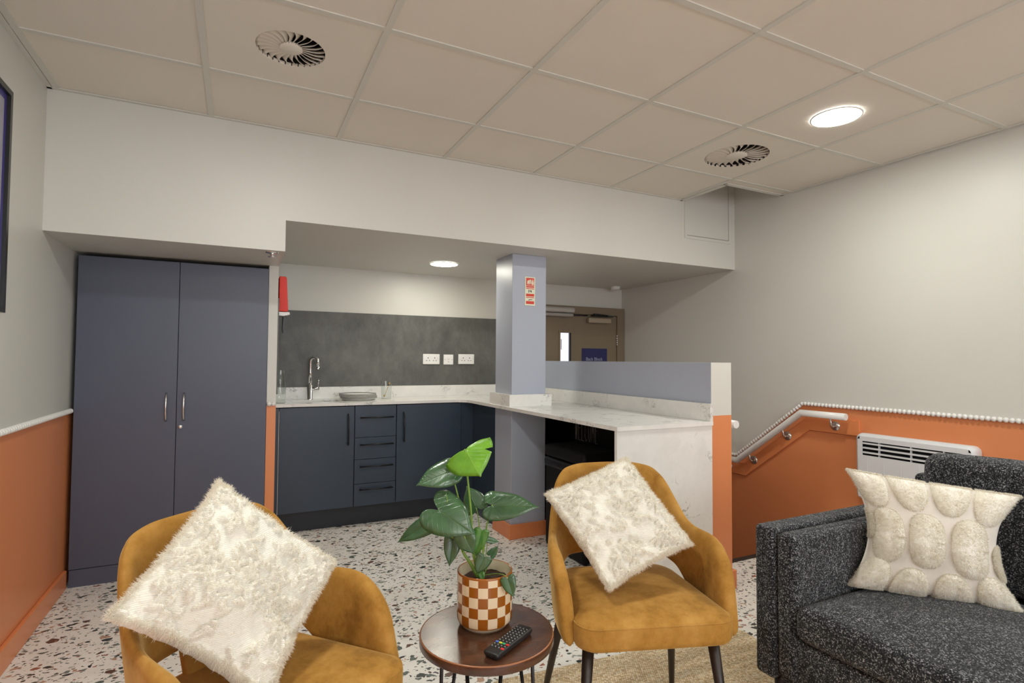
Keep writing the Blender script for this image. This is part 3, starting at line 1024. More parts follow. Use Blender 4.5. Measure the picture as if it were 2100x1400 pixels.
# tap
tp = empty('tap', (0.483, 4.375, WZ))
tag(tp, 'chrome swan neck mixer tap behind the sink', 'tap')
MB().lathe([(0.024, 0), (0.024, 0.006), (0.021, 0.008), (0.021, 0.11), (0.014, 0.114), (0.0, 0.114)], 20).build('body', 'chrome', tp)
sx = Vector((0.9, -0.6, 0)).normalized()
path = [Vector((0, 0, 0.11)), Vector((0, 0, 0.20)), Vector((0, 0, 0.285))]
for a in range(15, 181, 15):
    t = math.radians(a)
    path.append(Vector((0, 0, 0.285)) + sx * (0.03 * (1 - math.cos(t))) + Vector((0, 0, 0.03 * math.sin(t))))
path.append(path[-1] - Vector((0, 0, 0.035)))
MB().tube(path, 0.012, 12).build('spout', 'chrome', tp)
MB().lathe([(0.0135, 0), (0.0135, 0.022), (0, 0.022)], 14, M4=Matrix.Translation(path[-1] - Vector((0, 0, 0.02)))).build('aerator', 'chrome', tp)
MB().tube([(0.015, 0, 0.082), (0.066, 0, 0.082)], 0.013, 12).tube([(0.058, 0, 0.085), (0.061, 0, 0.155)], 0.004, 8).build('lever', 'chrome', tp)

# plates, glasses, spoon
pc = onZ(722, 816, WZ)
px_, py_ = 0.815, 4.24
for n in range(5):
    r = 0.136 if n else 0.122
    p_ = empty('plate', (px_ + random.uniform(-0.006, 0.006) + (0 if n else 0.004), py_ + random.uniform(-0.005, 0.005), WZ + 0.0008 + 0.0096 * n))
    names = ['lowest, smallest plate of the stack by the sink', 'second plate up in the stack by the sink', 'middle plate of the stack of five by the sink',
             'second plate from the top of the stack by the sink', 'topmost plate of the stack by the sink']
    tag(p_, names[n], 'plate', 'dark rimmed plates stacked beside the sink')
    MB().lathe([(0, 0.0), (r * 0.84, 0.0), (r - 0.002, 0.0020), (r, 0.0030), (r, 0.0080), (r * 0.80, 0.0046), (0, 0.0042)], 40).build('dish', 'ceramic', p_)
    MB().lathe([(r - 0.002, 0.0062), (r + 0.0004, 0.0064), (r + 0.0004, 0.0092), (r - 0.002, 0.0090)], 40).build('rim', 'rimdark', p_)


def tumbler(name, loc, r, h, label, group):
    o = MB().lathe([(0, 0.0), (r * 0.86, 0.0), (r * 0.9, 0.003), (r, h)], 28).build(name, 'glass', loc=loc)
    return tag(o, label, 'glass', group)


gx_, gy_ = 0.262, 4.10
tumbler('drinking_glass', (gx_, gy_, WZ), 0.036, 0.105, 'bottom clear tumbler of the stack by the partition', 'stacked tumblers')
tumbler('drinking_glass', (gx_, gy_, WZ + 0.064), 0.0335, 0.10, 'middle clear tumbler of the stack by the partition', 'stacked tumblers')
tumbler('drinking_glass', (gx_ + 0.001, gy_, WZ + 0.125), 0.0315, 0.10, 'top clear tumbler of the stack by the partition', 'stacked tumblers')
g2 = (1.035, 4.28)
tumbler('drinking_glass', (g2[0], g2[1], WZ), 0.042, 0.135, 'clear tumbler holding a gold spoon beside the plates', None)
spn = MB().tube([(g2[0] - 0.012, g2[1] - 0.008, WZ + 0.03), (g2[0] + 0.022, g2[1] + 0.006, WZ + 0.112)], 0.0018, 6)
spn.lathe([(0, -0.012), (0.005, -0.008), (0.0075, 0), (0.005, 0.008), (0, 0.012)], 12, M4=Matrix.Translation((g2[0] - 0.016, g2[1] - 0.009, WZ + 0.024)) @ Matrix.Rotation(0.4, 4, 'Y'))
spn.lathe([(0, -0.008), (0.008, -0.004), (0.009, 0.003), (0, 0.008)], 12, M4=Matrix.Translation((g2[0] + 0.025, g2[1] + 0.007, WZ + 0.118)))
tag(spn.build('teaspoon', 'gold'), 'gold teaspoon standing in the clear tumbler', 'spoon')


def socket(x, z, w, label, double=True):
    s = empty('wall_socket' if double else 'fused_switch', (x, YB - 0.008, z))
    tag(s, label, 'socket' if double else 'switch', 'white wall outlets on the splashback')
    bx((-w / 2, -0.011, -0.043), (w / 2, 0, 0.043), 'plate', 'plastic', s, bevel=0.004)
    if double:
        for sx_ in (-1, 1):
            cx = sx_ * w * 0.20
            for dx, dz, ww, hh in ((0, 0.010, 0.006, 0.010), (-0.012, -0.012, 0.008, 0.005), (0.012, -0.012, 0.008, 0.005)):
                bx((cx + dx - ww / 2, -0.0118, dz - hh / 2), (cx + dx + ww / 2, -0.0108, dz + hh / 2), 'pin_slot', 'void', s)
            bx((sx_ * w * 0.40 - 0.006, -0.015, 0.0), (sx_ * w * 0.40 + 0.006, -0.011, 0.018), 'rocker', 'plastic', s, bevel=0.001)
    else:
        bx((-0.011, -0.015, 0.004), (0.011, -0.011, 0.026), 'rocker', 'plastic', s, bevel=0.001)
        bx((-0.003, -0.0118, -0.022), (0.003, -0.0108, -0.017), 'flex_outlet', 'void', s)
        for sx_ in (-1, 1):
            bx((sx_ * 0.032 - 0.002, -0.0118, -0.002), (sx_ * 0.032 + 0.002, -0.0108, 0.002), 'screw', 'void', s)
    return s


k_ = (YB - 0.008) / 4.49
socket((1.390 + 1.537) / 2 * k_, CAMH + 0.0, 0.147, 'white double socket nearest the sink on the splashback')
socket((1.572 + 1.662) / 2 * k_, CAMH - 0.003, 0.088, 'white fused switch between the two double sockets', False)
socket((1.706 + 1.858) / 2 * k_, CAMH + 0.002, 0.147, 'white double socket nearest the pillar on the splashback')

# fire blanket on the kitchen side of the partition
fb = empty('fire_blanket', (0.2125, 3.64, 1.44))
tag(fb, 'red wall mounted fire blanket case beside the wardrobe', 'fire blanket')
fbm = MB().prism([(0.001, 0.03), (0.001, 0.245), (0.038, 0.245), (0.043, 0.235), (0.054, 0.035), (0.05, 0.03)], 'y', 0, 0.16)
fbm.build('case', 'red', fb, bevel=0.004)
MB().prism([(0.001, 0.004), (0.001, 0.028), (0.062, 0.028), (0.066, 0.012), (0.03, 0.002)], 'y', 0.01, 0.15).build('folded_blanket', 'plastic', fb, bevel=0.003)
for y in (0.03, 0.11):
    MB().prism([(0.03, 0.004), (0.05, 0.004), (0.044, -0.07), (0.036, -0.075), (0.034, -0.1), (0.030, -0.1), (0.026, -0.07)], 'y', y, y + 0.025).build('pull_tab', 'black', fb)

# fire sign on the pillar
fs = empty('fire_sign', (1.763, PY0 - 0.0005, 1.551))
tag(fs, 'cream and red fire blanket notice on the pillar', 'sign')
bx((-0.039, -0.003, 0), (0.039, 0, 0.195), 'plate', 'signcream', fs)
for z0_, z1_, nm in ((0.135, 0.188, 'red_pictogram_panel'), (0.122, 0.132, 'red_band'), (0.112, 0.117, 'red_band'), (0.062, 0.080, 'red_band'), (0.052, 0.057, 'red_band'), (0.010, 0.030, 'red_band')):
    bx((-0.031, -0.0034, z0_), (0.031, -0.003, z1_), nm, 'signred', fs)
fig = MB()
for pts in ([(-0.022, 0.143), (-0.017, 0.142), (-0.012, 0.158), (-0.016, 0.172), (-0.022, 0.166)], [(-0.010, 0.142), (-0.004, 0.143), (-0.002, 0.170), (-0.009, 0.176), (-0.013, 0.166)],
            [(0.002, 0.148), (0.010, 0.144), (0.008, 0.176), (0.000, 0.178)], [(0.014, 0.140), (0.026, 0.140), (0.027, 0.158), (0.020, 0.182), (0.013, 0.160)]):
    fig.prism(pts, 'y', -0.0038, -0.0034)
fig.build('pictogram', 'signcream', fs)
fig = MB()
for pts in ([(-0.012, 0.088), (-0.008, 0.087), (-0.004, 0.104), (-0.012, 0.106)], [(0.002, 0.092), (0.012, 0.089), (0.010, 0.104), (0.001, 0.105)], [(-0.016, 0.034), (0.016, 0.040), (0.018, 0.044), (-0.01, 0.040)]):
    fig.prism(pts, 'y', -0.0034, -0.003)
fig.build('pictogram', 'signblack', fs)

# black bin and chalkboard under the peninsula
bn = empty('pedal_bin', (1.79, 2.66, 0))
tag(bn, 'black rectangular bin with bag under the worktop by the pillar', 'bin')
bx((0.0, 0, 0), (0.25, 0.45, 0.52), 'body', 'binblack', bn, bevel=0.02)
bx((-0.008, -0.008, 0.50), (0.258, 0.458, 0.565), 'bag_overhang', 'bag', bn, bevel=0.02)
bx((-0.004, -0.004, 0.566), (0.254, 0.454, 0.645), 'lid', 'binblack', bn, bevel=0.02)
lp_ = bx((2.172, 2.11, 0.0), (2.186, 3.99, 0.848), 'lining_panel', 'binblack')  # black sheet added so the recess under the worktop reads dark
tag(lp_, 'black panel added to darken the recess under the peninsula worktop', 'panel')
cb = empty('chalkboard', (2.105, 2.35, 0.002))
tag(cb, 'black chalkboard lettered WELCOME leaning under the worktop', 'board')
bx((0, 0, 0), (0.018, 0.92, 0.845), 'board', 'binblack', cb)
# hand drawn capitals, strokes as thin chalk lines (y runs away from the camera, so letters run towards it)
LET = {'W': [[(0, 1), (0.25, 0), (0.5, 0.8), (0.75, 0), (1, 1)]], 'E': [[(1, 1), (0, 1), (0, 0), (1, 0)], [(0, 0.55), (0.8, 0.55)]], 'L': [[(0, 1), (0, 0), (1, 0)]],
       'C': [[(1, 0.9), (0.5, 1), (0, 0.8), (0, 0.2), (0.5, 0), (1, 0.1)]], 'O': [[(0.5, 1), (0, 0.7), (0.1, 0.2), (0.5, 0), (0.9, 0.2), (1, 0.7), (0.5, 1)]],
       'M': [[(0, 0), (0.1, 1), (0.5, 0.4), (0.9, 1), (1, 0)]]}
cm = MB()
cell = 0.040
for n, ch in enumerate('WELCOME'):
    for st_ in LET[ch]:
        cm.tube([(-0.0012, 0.905 - n * cell - x * cell * 0.66, 0.70 - 0.01 + y * 0.15) for x, y in st_], 0.0016, 4)
o_ = cm.build('chalk_lettering', 'chalk', cb)
o_.location = (0, -0.02, -0.055)

# ------------------------------------------------------------------ handrails
RX = 3.385
hr = empty('handrail', (XR, 2.15, 0.84))
tag(hr, 'white tubular handrail stepping down the orange right wall', 'handrail')
O = Vector((XR, 2.15, 0.84))
rp = [onX(1735, 855, RX), onX(1643, 849, RX), onX(1512, 943, RX), onX(1440, 938, RX)]
rp[3].z = rp[2].z
rp[1].z = rp[0].z
for q in rp: q.x = RX
MB().tube([q - O for q in rp], 0.0215, 16).build('rail', 'white_gloss', hr)
off = 0.068
bd = []
for q in (Vector((XR, rp[0].y - 0.05, rp[0].z)), Vector((XR, rp[1].y - 0.02, rp[1].z)), Vector((XR, rp[2].y - 0.03, rp[2].z)), Vector((XR, rp[3].y, rp[3].z))):
    bd.append((q.y - O.y, q.z - O.z - off))
hb = 0.047
MB().prism([(y, z + hb) for y, z in bd] + [(y, z - hb) for y, z in bd[::-1]], 'x', -0.016, -0.0005).build('backing_board', 'orange_gloss', hr, bevel=0.002)
for y, z in ((rp[0].y + 0.10, None), (rp[1].y + 0.14, None), (rp[1].y + 0.42, None), (rp[2].y + 0.12, None)):
    if y < rp[1].y: zr = rp[1].z
    elif y > rp[2].y: zr = rp[2].z
    else: zr = rp[1].z + (rp[2].z - rp[1].z) * (y - rp[1].y) / (rp[2].y - rp[1].y)
    br = empty('bracket', Vector((XR - 0.016, y, zr)) - O)
    br.parent = hr
    zz = -off
    MB().lathe([(0, 0), (0.030, 0), (0.030, 0.004), (0.012, 0.009), (0, 0.009)], 20, M4=Matrix.Translation((0, 0, zz)) @ Matrix.Rotation(-math.pi / 2, 4, 'Y')).build('rose', 'satin', br)
    MB().tube([(-0.006, 0, zz), (-0.030, 0, zz - 0.004), (-0.046, 0, zz + 0.012), (RX - XR + 0.016, 0, -0.022)], 0.006, 8).build('arm', 'satin', br)
hr2 = empty('handrail', (2.44, 2.15, 0.838))
tag(hr2, 'short white handrail end showing past the half wall', 'handrail')
MB().tube([(0, 0, 0), (0, 0.30, 0), (0, 0.85, -0.40), (0, 1.2, -0.40)], 0.0215, 16).build('rail', 'white_gloss', hr2)
for y, z in ((0.1, 0.0), (0.98, -0.40)):
    MB().tube([(0, y, z - 0.02), (-0.03, y, z - 0.06), (-0.104, y, z - 0.065)], 0.006, 8).build('bracket', 'satin', hr2)

# ------------------------------------------------------------------ panel heater on the right wall
ht = empty('panel_heater', (XR, 1.462, 0.362))
tag(ht, 'white panel convector heater on the orange wall behind the sofa', 'heater')
HW, HH, HD = 0.61, 0.395, 0.095
hm = MB()
rings = []
for x, ins in ((0.0, 0.012), (-0.02, 0.004), (-HD + 0.03, 0.0), (-HD + 0.008, 0.006), (-HD, 0.018)):
    rings.append([(x, HW / 2 + a, HH / 2 + b2) for a, b2 in rrect(HW - 2 * ins, HH - 2 * ins, 0.035 - ins, 6)])
hm.loft(rings, caps=False)
# front face with an opening for the grille
ft = rings[-1]
gy0, gy1, gz0_, gz1_ = 0.055, HW - 0.045, HH - 0.128, HH - 0.045
hm.box((-HD, 0.018, 0.018), (-HD + 0.004, HW - 0.018, gz0_)).box((-HD, 0.03, gz1_), (-HD + 0.004, HW - 0.03, HH - 0.018))
hm.box((-HD, 0.018, gz0_), (-HD + 0.004, gy0, gz1_)).box((-HD, gy1, gz0_), (-HD + 0.004, HW - 0.018, gz1_))
hm.box((-HD, 0.018, gz1_), (-HD + 0.004, 0.03, HH - 0.035)).box((-HD, HW - 0.03, gz1_), (-HD + 0.004, HW - 0.018, HH - 0.035))
hm.build('casing', 'heater', ht)
bx((-HD + 0.03, 0.02, 0.02), (-0.02, HW - 0.02, HH - 0.02), 'core', 'void', ht)
for n in range(3):
    z = gz0_ + 0.012 + n * 0.027
    bx((-HD - 0.001, gy0 + 0.002, z), (-HD + 0.016, gy1 - 0.002, z + 0.009), 'louvre', 'heater', ht)
for y in (0.14, 0.30, 0.47):
    bx((-HD + 0.001, y, gz0_), (-HD + 0.018, y + 0.003, gz1_), 'divider', 'heater', ht)
for n in range(6):
    y = 0.075 + n * 0.092
    bx((-HD - 0.0012, y, 0.03), (-HD, y + 0.004, gz0_ - 0.012), 'panel_rib', 'heater', ht)

# framed print on the left wall
pf = empty('framed_print', (XL, 1.35, 1.338))
tag(pf, 'black framed violet print on the left wall at the picture edge', 'picture')
PW, PH = 2.565 - 1.35, 0.80
f_ = MB()
for lo, hi in (((0.0005, 0, 0), (0.028, PW, 0.02)), ((0.0005, 0, PH - 0.02), (0.028, PW, PH)), ((0.0005, 0, 0.02), (0.028, 0.02, PH - 0.02)), ((0.0005, PW - 0.02, 0.02), (0.028, PW, PH - 0.02))):
    f_.box(lo, hi)
f_.build('frame', 'frame', pf)
bx((0.0005, 0.02, 0.02), (0.016, PW - 0.02, PH - 0.02), 'border', 'violet', pf)
bx((0.016, 0.055, 0.055), (0.017, PW - 0.045, PH - 0.045), 'print', 'lilac', pf)


# ------------------------------------------------------------------ rug
rug = empty('jute_rug', (2.0, 1.752, 0))
tag(rug, 'woven natural jute rug under the right chair and sofa', 'rug')
rug.rotation_euler = (0, 0, math.radians(-5.5))
rm = MB()
rm.loft([[(x - 0.58, y - 1.05, z) for x, y in rrect(1.16 - 2 * i_, 2.10 - 2 * i_, 0.03)] for z, i_ in ((0.0005, 0.004), (0.004, 0.0), (0.008, 0.001), (0.010, 0.006))])
rm.build('weave', 'jute', rug)
RUGZ = 0.010


# ------------------------------------------------------------------ mustard velvet chairs
def interp(tab, t):
    for (a, va), (b2, vb) in zip(tab, tab[1:]):
        if t <= b2:
            f = (t - a) / (b2 - a)
            return va + (vb - va) * f
    return tab[-1][1]


def smooth(a, b2, t):
    t = min(1, max(0, (t - a) / (b2 - a)))
    return t * t * (3 - 2 * t)


PLAN = [(0.0, 0.480), (0.10, 0.476), (0.165, 0.455), (0.215, 0.400), (0.243, 0.330), (0.258, 0.240), (0.264, 0.150), (0.262, 0.045)]


def catmull(P, t):
    n = len(P) - 1
    f = min(t * n, n - 1e-6)
    i = int(f); u = f - i
    p1, p2 = P[i], P[i + 1]
    p0 = P[i - 1] if i > 0 else (-P[1][0], P[1][1])
    p3 = P[i + 2] if i + 2 <= n else (2 * p2[0] - p1[0], 2 * p2[1] - p1[1])
    return tuple(0.5 * ((2 * b_) + (-a_ + c_) * u + (2 * a_ - 5 * b_ + 4 * c_ - d_) * u * u + (-a_ + 3 * b_ - 3 * c_ + d_) * u ** 3)
                 for a_, b_, c_, d_ in zip(p0, p1, p2, p3))


TOPZ = [(0.0, 0.800), (0.15, 0.797), (0.28, 0.784), (0.36, 0.752), (0.43, 0.688), (0.50, 0.638), (0.56, 0.620), (0.64, 0.616), (0.74, 0.616), (0.84, 0.613), (0.90, 0.605), (0.95, 0.582), (1.0, 0.530)]
BOTZ = [(0.0, 0.50), (0.30, 0.495), (0.45, 0.465), (0.58, 0.405), (0.68, 0.378), (1.0, 0.372)]


def shell_point(s, z):
    t = abs(s)
    x, y = catmull(PLAN, t)
    x *= 1 - 0.07 * min(1, max(0, (0.63 - z) / 0.26)) + 0.10 * max(0, z - 0.63) * (1 - smooth(0.5, 0.9, t))
    y += 0.22 * (z - 0.50) * (1 - smooth(0.30, 0.75, t))
    y += 0.34 * (z - 0.372) * smooth(0.55, 1.0, t)
    return Vector((math.copysign(x, s) if s else 0.0, y * 0.933, z))


def make_chair(loc, rz, label):
    root = empty('velvet_armchair', loc, rz)
    tag(root, label, 'chair', 'mustard velvet chairs')
    # seat
    seat = MB()
    base = rrect(0.476, 0.450, 0.065, 7, 0, 0.225)
    rings = []
    for z, k_ in ((0.375, 0.955), (0.380, 0.985), (0.392, 1.0), (0.432, 1.0), (0.4395, 0.990), (0.443, 0.972), (0.452, 0.90), (0.458, 0.78), (0.462, 0.55), (0.463, 0.25)):
        rings.append([((x * k_) * (1 - 0.16 * y / 0.45), 0.225 + (y - 0.225) * k_, z) for x, y in base])
    seat.loft(rings)
    so = seat.build('seat', 'velvet', root)
    pip = [Vector(p_) for p_ in rings[4]]
    k0 = len(pip)
    front = sorted([p_ for p_ in pip if p_.y < 0.20], key=lambda q_: math.atan2(q_.x, -(q_.y - 0.2375)))
    MB().tube(front, 0.0022, 6).build('seam', 'velvet', so)
    # one padded shell runs round from arm to back to arm
    ns, nz = 57, 9
    pts = []
    for i in range(ns):
        s = -1 + 2 * i / (ns - 1)
        t = abs(s)
        zb, zt = interp(BOTZ, t), interp(TOPZ, t)
        th = 0.028 + 0.016 * smooth(0.6, 1.0, t)
        loop = []
        for side in (1, -1):
            for j in range(nz):
                f = j / (nz - 1) if side == 1 else 1 - j / (nz - 1)
                e = 0.5 - 0.5 * math.cos(math.pi * f)          # denser near the edges
                z = zb + (zt - zb) * e
                p0 = shell_point(s, z)
                ds = 1e-3
                tg = shell_point(min(1, s + ds), z) - shell_point(max(-1, s - ds), z)
                nrm = Vector((tg.y, -tg.x, 0)).normalized()       # towards the sitter
                if nrm.dot(Vector((0, 0.2, 0)) - Vector((p0.x, p0.y, 0))) < 0: nrm = -nrm
                edge = min((z - zb), (zt - z))
                r = th / 2
                w = r if edge > r else math.sqrt(max(0, r * r - (r - edge) ** 2))
                puff = 0.006 * math.sin(math.pi * e) if side == 1 else 0
                if t > 0.97: w *= 0.55
                loop.append(p0 + nrm * (side * w + puff))
        pts += loop
    sh = MB()
    nv = 2 * nz
    fsx = []
    for i in range(ns - 1):
        for j in range(nv):
            fsx.append((i * nv + j, (i + 1) * nv + j, (i + 1) * nv + (j + 1) % nv, i * nv + (j + 1) % nv))
    fsx.append(tuple(range(nv))); fsx.append(tuple((ns - 1) * nv + j for j in range(nv)))
    sh.add(pts, fsx, 0, True)
    bo = sh.build('backrest_and_arms', 'velvet', root)
    sb_ = bo.modifiers.new('sub', 'SUBSURF'); sb_.levels = 1; sb_.render_levels = 1
    # rear upholstered bracket between seat and back
    MB().loft([[(x, 0.385 + (z - 0.38) * 0.33 + y, z) for x, y in rrect(0.16, 0.03, 0.012)] for z in (0.385, 0.44, 0.53)]).build('back_support', 'velvet', root)
    for sx_, ty, bxx, by in ((-1, 0.075, 0.222, 0.022), (1, 0.075, 0.222, 0.022), (-1, 0.365, 0.235, 0.47), (1, 0.365, 0.235, 0.47)):
        a_ = Vector((sx_ * 0.185, ty, 0.378)); b_ = Vector((sx_ * bxx, by, 0.0))
        MB().tube([b_, a_], [0.0095, 0.0175], 14).build('leg', 'legwood', root)
    return root


chR = make_chair((1.057, 1.190, RUGZ), -0.330, 'mustard velvet armchair on the jute rug beside the sofa')
chL = make_chair((0.213, 1.200, 0.0), 0.643, 'mustard velvet armchair nearest the wardrobe at lower left')


# ------------------------------------------------------------------ cushions
def value_noise(u, v, n, seed):
    r_ = np.random.default_rng(seed).random((n + 2, n + 2))
    x = (u * 0.5 + 0.5) * n; y = (v * 0.5 + 0.5) * n
    i = np.clip(x.astype(int), 0, n - 1); j = np.clip(y.astype(int), 0, n - 1)
    fx = x - i; fy = y - j
    fx = fx * fx * (3 - 2 * fx); fy = fy * fy * (3 - 2 * fy)
    return (r_[i, j] * (1 - fx) + r_[i + 1, j] * fx) * (1 - fy) + (r_[i, j + 1] * (1 - fx) + r_[i + 1, j + 1] * fx) * fy


class Cushion:
    """a stuffed square: corners TL, TR, BL, BR in the world, front towards the camera"""

    def __init__(self, TL, TR, BL, BR, thick, cx, cy, lump, seed, fold=None):
        self.c = [np.array(p_) for p_ in (TL, TR, BL, BR)]
        self.o = sum(self.c) / 4
        e1 = (self.c[1] - self.c[0] + self.c[3] - self.c[2]); e2 = (self.c[0] - self.c[2] + self.c[1] - self.c[3])
        n = np.cross(e1, e2); n /= np.linalg.norm(n)
        view = np.array((0, 0, CAMH)) - self.o
        self.n = n if n @ view > 0 else -n
        self.T, self.cx, self.cy, self.lump, self.seed, self.fold = thick, cx, cy, lump, seed, fold

    def surf(self, u, v, side, extra=0.0):
        wob = 0.022 * (value_noise(u, v, 22, self.seed + 70) - 0.5) * (self.cx < 0.2)
        uu = u * (1 - self.cx * (1 - v ** 2) + wob); vv = v * (1 - self.cy * (1 - u ** 2) + wob)
        a, b2 = (uu + 1) / 2, (vv + 1) / 2
        TL, TR, BL, BR = self.c
        P = ((1 - a) * b2)[..., None] * TL + (a * b2)[..., None] * TR + ((1 - a) * (1 - b2))[..., None] * BL + (a * (1 - b2))[..., None] * BR
        h = self.T * (np.clip(1 - u ** 2, 0, 1) * np.clip(1 - v ** 2, 0, 1)) ** 0.45
        h = h + self.lump * (value_noise(u, v, 4, self.seed) - 0.5) * (np.clip(1 - u ** 2, 0, 1) * np.clip(1 - v ** 2, 0, 1)) ** 0.5
        if self.fold is not None and side > 0:
            h = h + self.fold(u, v)
        return P + (side * h + side * extra)[..., None] * self.n - self.o

    def normals(self, P):
        du = np.gradient(P, axis=0); dv = np.gradient(P, axis=1)
        n = np.cross(du, dv)
        l = np.linalg.norm(n, axis=-1, keepdims=True) + 1e-12
        n = n / l
        return n if (n.reshape(-1, 3) @ self.n).sum() > 0 else -n


def np_mesh(name, V, F, mat, parent, smooth_=True):
    me = bpy.data.meshes.new(name)
    V = np.asarray(V, np.float32).reshape(-1, 3); F = np.asarray(F, np.int32)
    k_ = F.shape[1]
    me.vertices.add(len(V)); me.vertices.foreach_set('co', V.ravel())
    me.loops.add(F.size); me.loops.foreach_set('vertex_index', F.ravel())
    me.polygons.add(len(F)); me.polygons.foreach_set('loop_start', np.arange(0, F.size, k_, dtype=np.int32))
    me.polygons.foreach_set('loop_total', np.full(len(F), k_, np.int32))
    me.polygons.foreach_set('use_smooth', np.full(len(F), smooth_))
    me.materials.append(M[mat])
    me.update(calc_edges=True); me.validate()
    o = bpy.data.objects.new(name, me)
    COL.objects.link(o); o.parent = parent
    return o


def quads(nu, nv, flip=False):
    i, j = np.meshgrid(np.arange(nu - 1), np.arange(nv - 1), indexing='ij')
    a = (i * nv + j).ravel()
    F = np.stack([a, a + nv, a + nv + 1, a + 1], 1)
    return F[:, ::-1] if flip else F


def fibres(P, Nn, weight, count, length, width, droop, rg, curl=0.5):
    """short tapering strands rooted on a surface grid"""
    w = weight.ravel(); w = w / w.sum()
    idx = rg.choice(len(w), count, p=w)
    nu, nv = weight.shape
    iu, iv = idx // nv, idx % nv
    iu2 = np.clip(iu + 1, 0, nu - 1); iv2 = np.clip(iv + 1, 0, nv - 1)
    a, b2 = rg.random((count, 1)), rg.random((count, 1))
    root = P[iu, iv] + a * (P[iu2, iv] - P[iu, iv]) + b2 * (P[iu, iv2] - P[iu, iv])
    n = Nn[iu, iv]
    rnd = rg.normal(size=(count, 3)) * curl
    d = n + rnd + np.array(droop)
    d /= np.linalg.norm(d, axis=1, keepdims=True)
    L = length * (0.6 + 0.8 * rg.random((count, 1)))
    sidev = np.cross(d, rg.normal(size=(count, 3))); sidev /= np.linalg.norm(sidev, axis=1, keepdims=True) + 1e-9
    bend = rg.normal(size=(count, 3)) * 0.35 + np.array(droop) * 0.5
    midp = root + d * L * 0.55
    tip = midp + (d + bend) / np.linalg.norm(d + bend, axis=1, keepdims=True) * L * 0.5
    V = np.stack([root - sidev * width, root + sidev * width, midp + sidev * width * 0.8, midp - sidev * width * 0.8, tip], 1).reshape(-1, 3)
    o = (np.arange(count) * 5)[:, None]
    F = np.concatenate([o + np.array([[0, 1, 2]]), o + np.array([[0, 2, 3]]), o + np.array([[3, 2, 4]])])
    return V, F


def fur_cushion(C, label, seed, name='fur_cushion', nclump=700, nf=15000):
    rg = np.random.default_rng(seed)
    root = empty(name, Vector(C.o))
    tag(root, label, 'cushion', 'ivory faux fur cushions')
    N_ = 180
    lin_ = np.sin(np.linspace(-1, 1, N_) * math.pi / 2) * 0.5 + np.linspace(-1, 1, N_) * 0.5
    u, v = np.meshgrid(lin_, lin_, indexing='ij')
    # tufts sit in wandering patches with bare knit between
    patch = np.clip((value_noise(u, v, 7, seed + 1) * 0.6 + value_noise(u, v, 13, seed + 2) * 0.4 - 0.44) * 7, 0, 1)
    hmap = np.zeros_like(u)
    for _ in range(nclump):
        cu, cv = rg.uniform(-1, 1, 2)
        ii = int(np.argmin(abs(lin_ - cu))); jj = int(np.argmin(abs(lin_ - cv)))
        if rg.random() > patch[ii, jj] * 0.9 + 0.08: continue
        ang = rg.uniform(-0.9, 0.9) + (math.pi / 2 if rg.random() < 0.25 else 0)
        ru, rv_ = rg.uniform(0.05, 0.11), rg.uniform(0.026, 0.050)
        du, dv = u - cu, v - cv
        a = (du * math.cos(ang) + dv * math.sin(ang)) / ru; b2 = (-du * math.sin(ang) + dv * math.cos(ang)) / rv_
        q = np.clip(1 - a * a - b2 * b2, 0, 1) ** 0.5 * (0.75 + 0.5 * value_noise(u, v, 70, seed + 9))
        hmap = np.maximum(hmap, q * rg.uniform(0.6, 1.0))
    edge = np.clip((np.maximum(abs(u), abs(v)) - 0.90) / 0.08, 0, 1)
    hmap = np.maximum(hmap, edge * 0.45 * (0.5 + value_noise(u, v, 40, seed + 5)))
    disp = hmap * 0.0150 + (value_noise(u, v, 60, seed + 3) - 0.5) * 0.0015
    P = C.surf(u, v, 1, disp); Bk = C.surf(u, v, -1, 0.003 * value_noise(u, v, 30, seed + 4))
    V = np.concatenate([P.reshape(-1, 3), Bk.reshape(-1, 3)])
    F = np.concatenate([quads(N_, N_), quads(N_, N_, True) + N_ * N_])
    # close the rim
    rim = [(0, j) for j in range(N_)] + [(i, N_ - 1) for i in range(1, N_)] + [(N_ - 1, j) for j in range(N_ - 2, -1, -1)] + [(i, 0) for i in range(N_ - 2, 0, -1)]
    ri = np.array([i * N_ + j for i, j in rim]); rj = np.roll(ri, -1)
    F = np.concatenate([F, np.stack([ri, rj, rj + N_ * N_, ri + N_ * N_], 1)])
    np_mesh('cover', V, F, 'knit', root)
    Nn = C.normals(P)
    w = hmap ** 0.8 * np.sqrt(np.clip((1 - u ** 2) * (1 - v ** 2), 0.02, 1)) + 0.03
    V1, F1 = fibres(P, Nn, w, nf, 0.0080, 0.00045, (0, 0, -0.5), rg, 0.7)
    # fringe along the four edges
    we = np.clip((np.maximum(abs(u), abs(v)) - 0.93) / 0.05, 0, 1) + 1e-9
    Nb = C.normals(Bk)
    out = (P / (np.linalg.norm(P, axis=-1, keepdims=True) + 1e-9))
    V2, F2 = fibres(P, out * 0.8 + Nn * 0.5, we, 9000, 0.010, 0.00045, (0, 0, -0.2), rg, 0.5)
    o = np_mesh('fur_pile', np.concatenate([V1, V2]), np.concatenate([F1, F2 + len(V1)]), 'fur', root, False)
    o['kind'] = 'stuff'
    return root


def near_cam(p_, k_):
    c0 = np.array((0, 0, CAMH)); return c0 + (np.array(p_) - c0) * k_


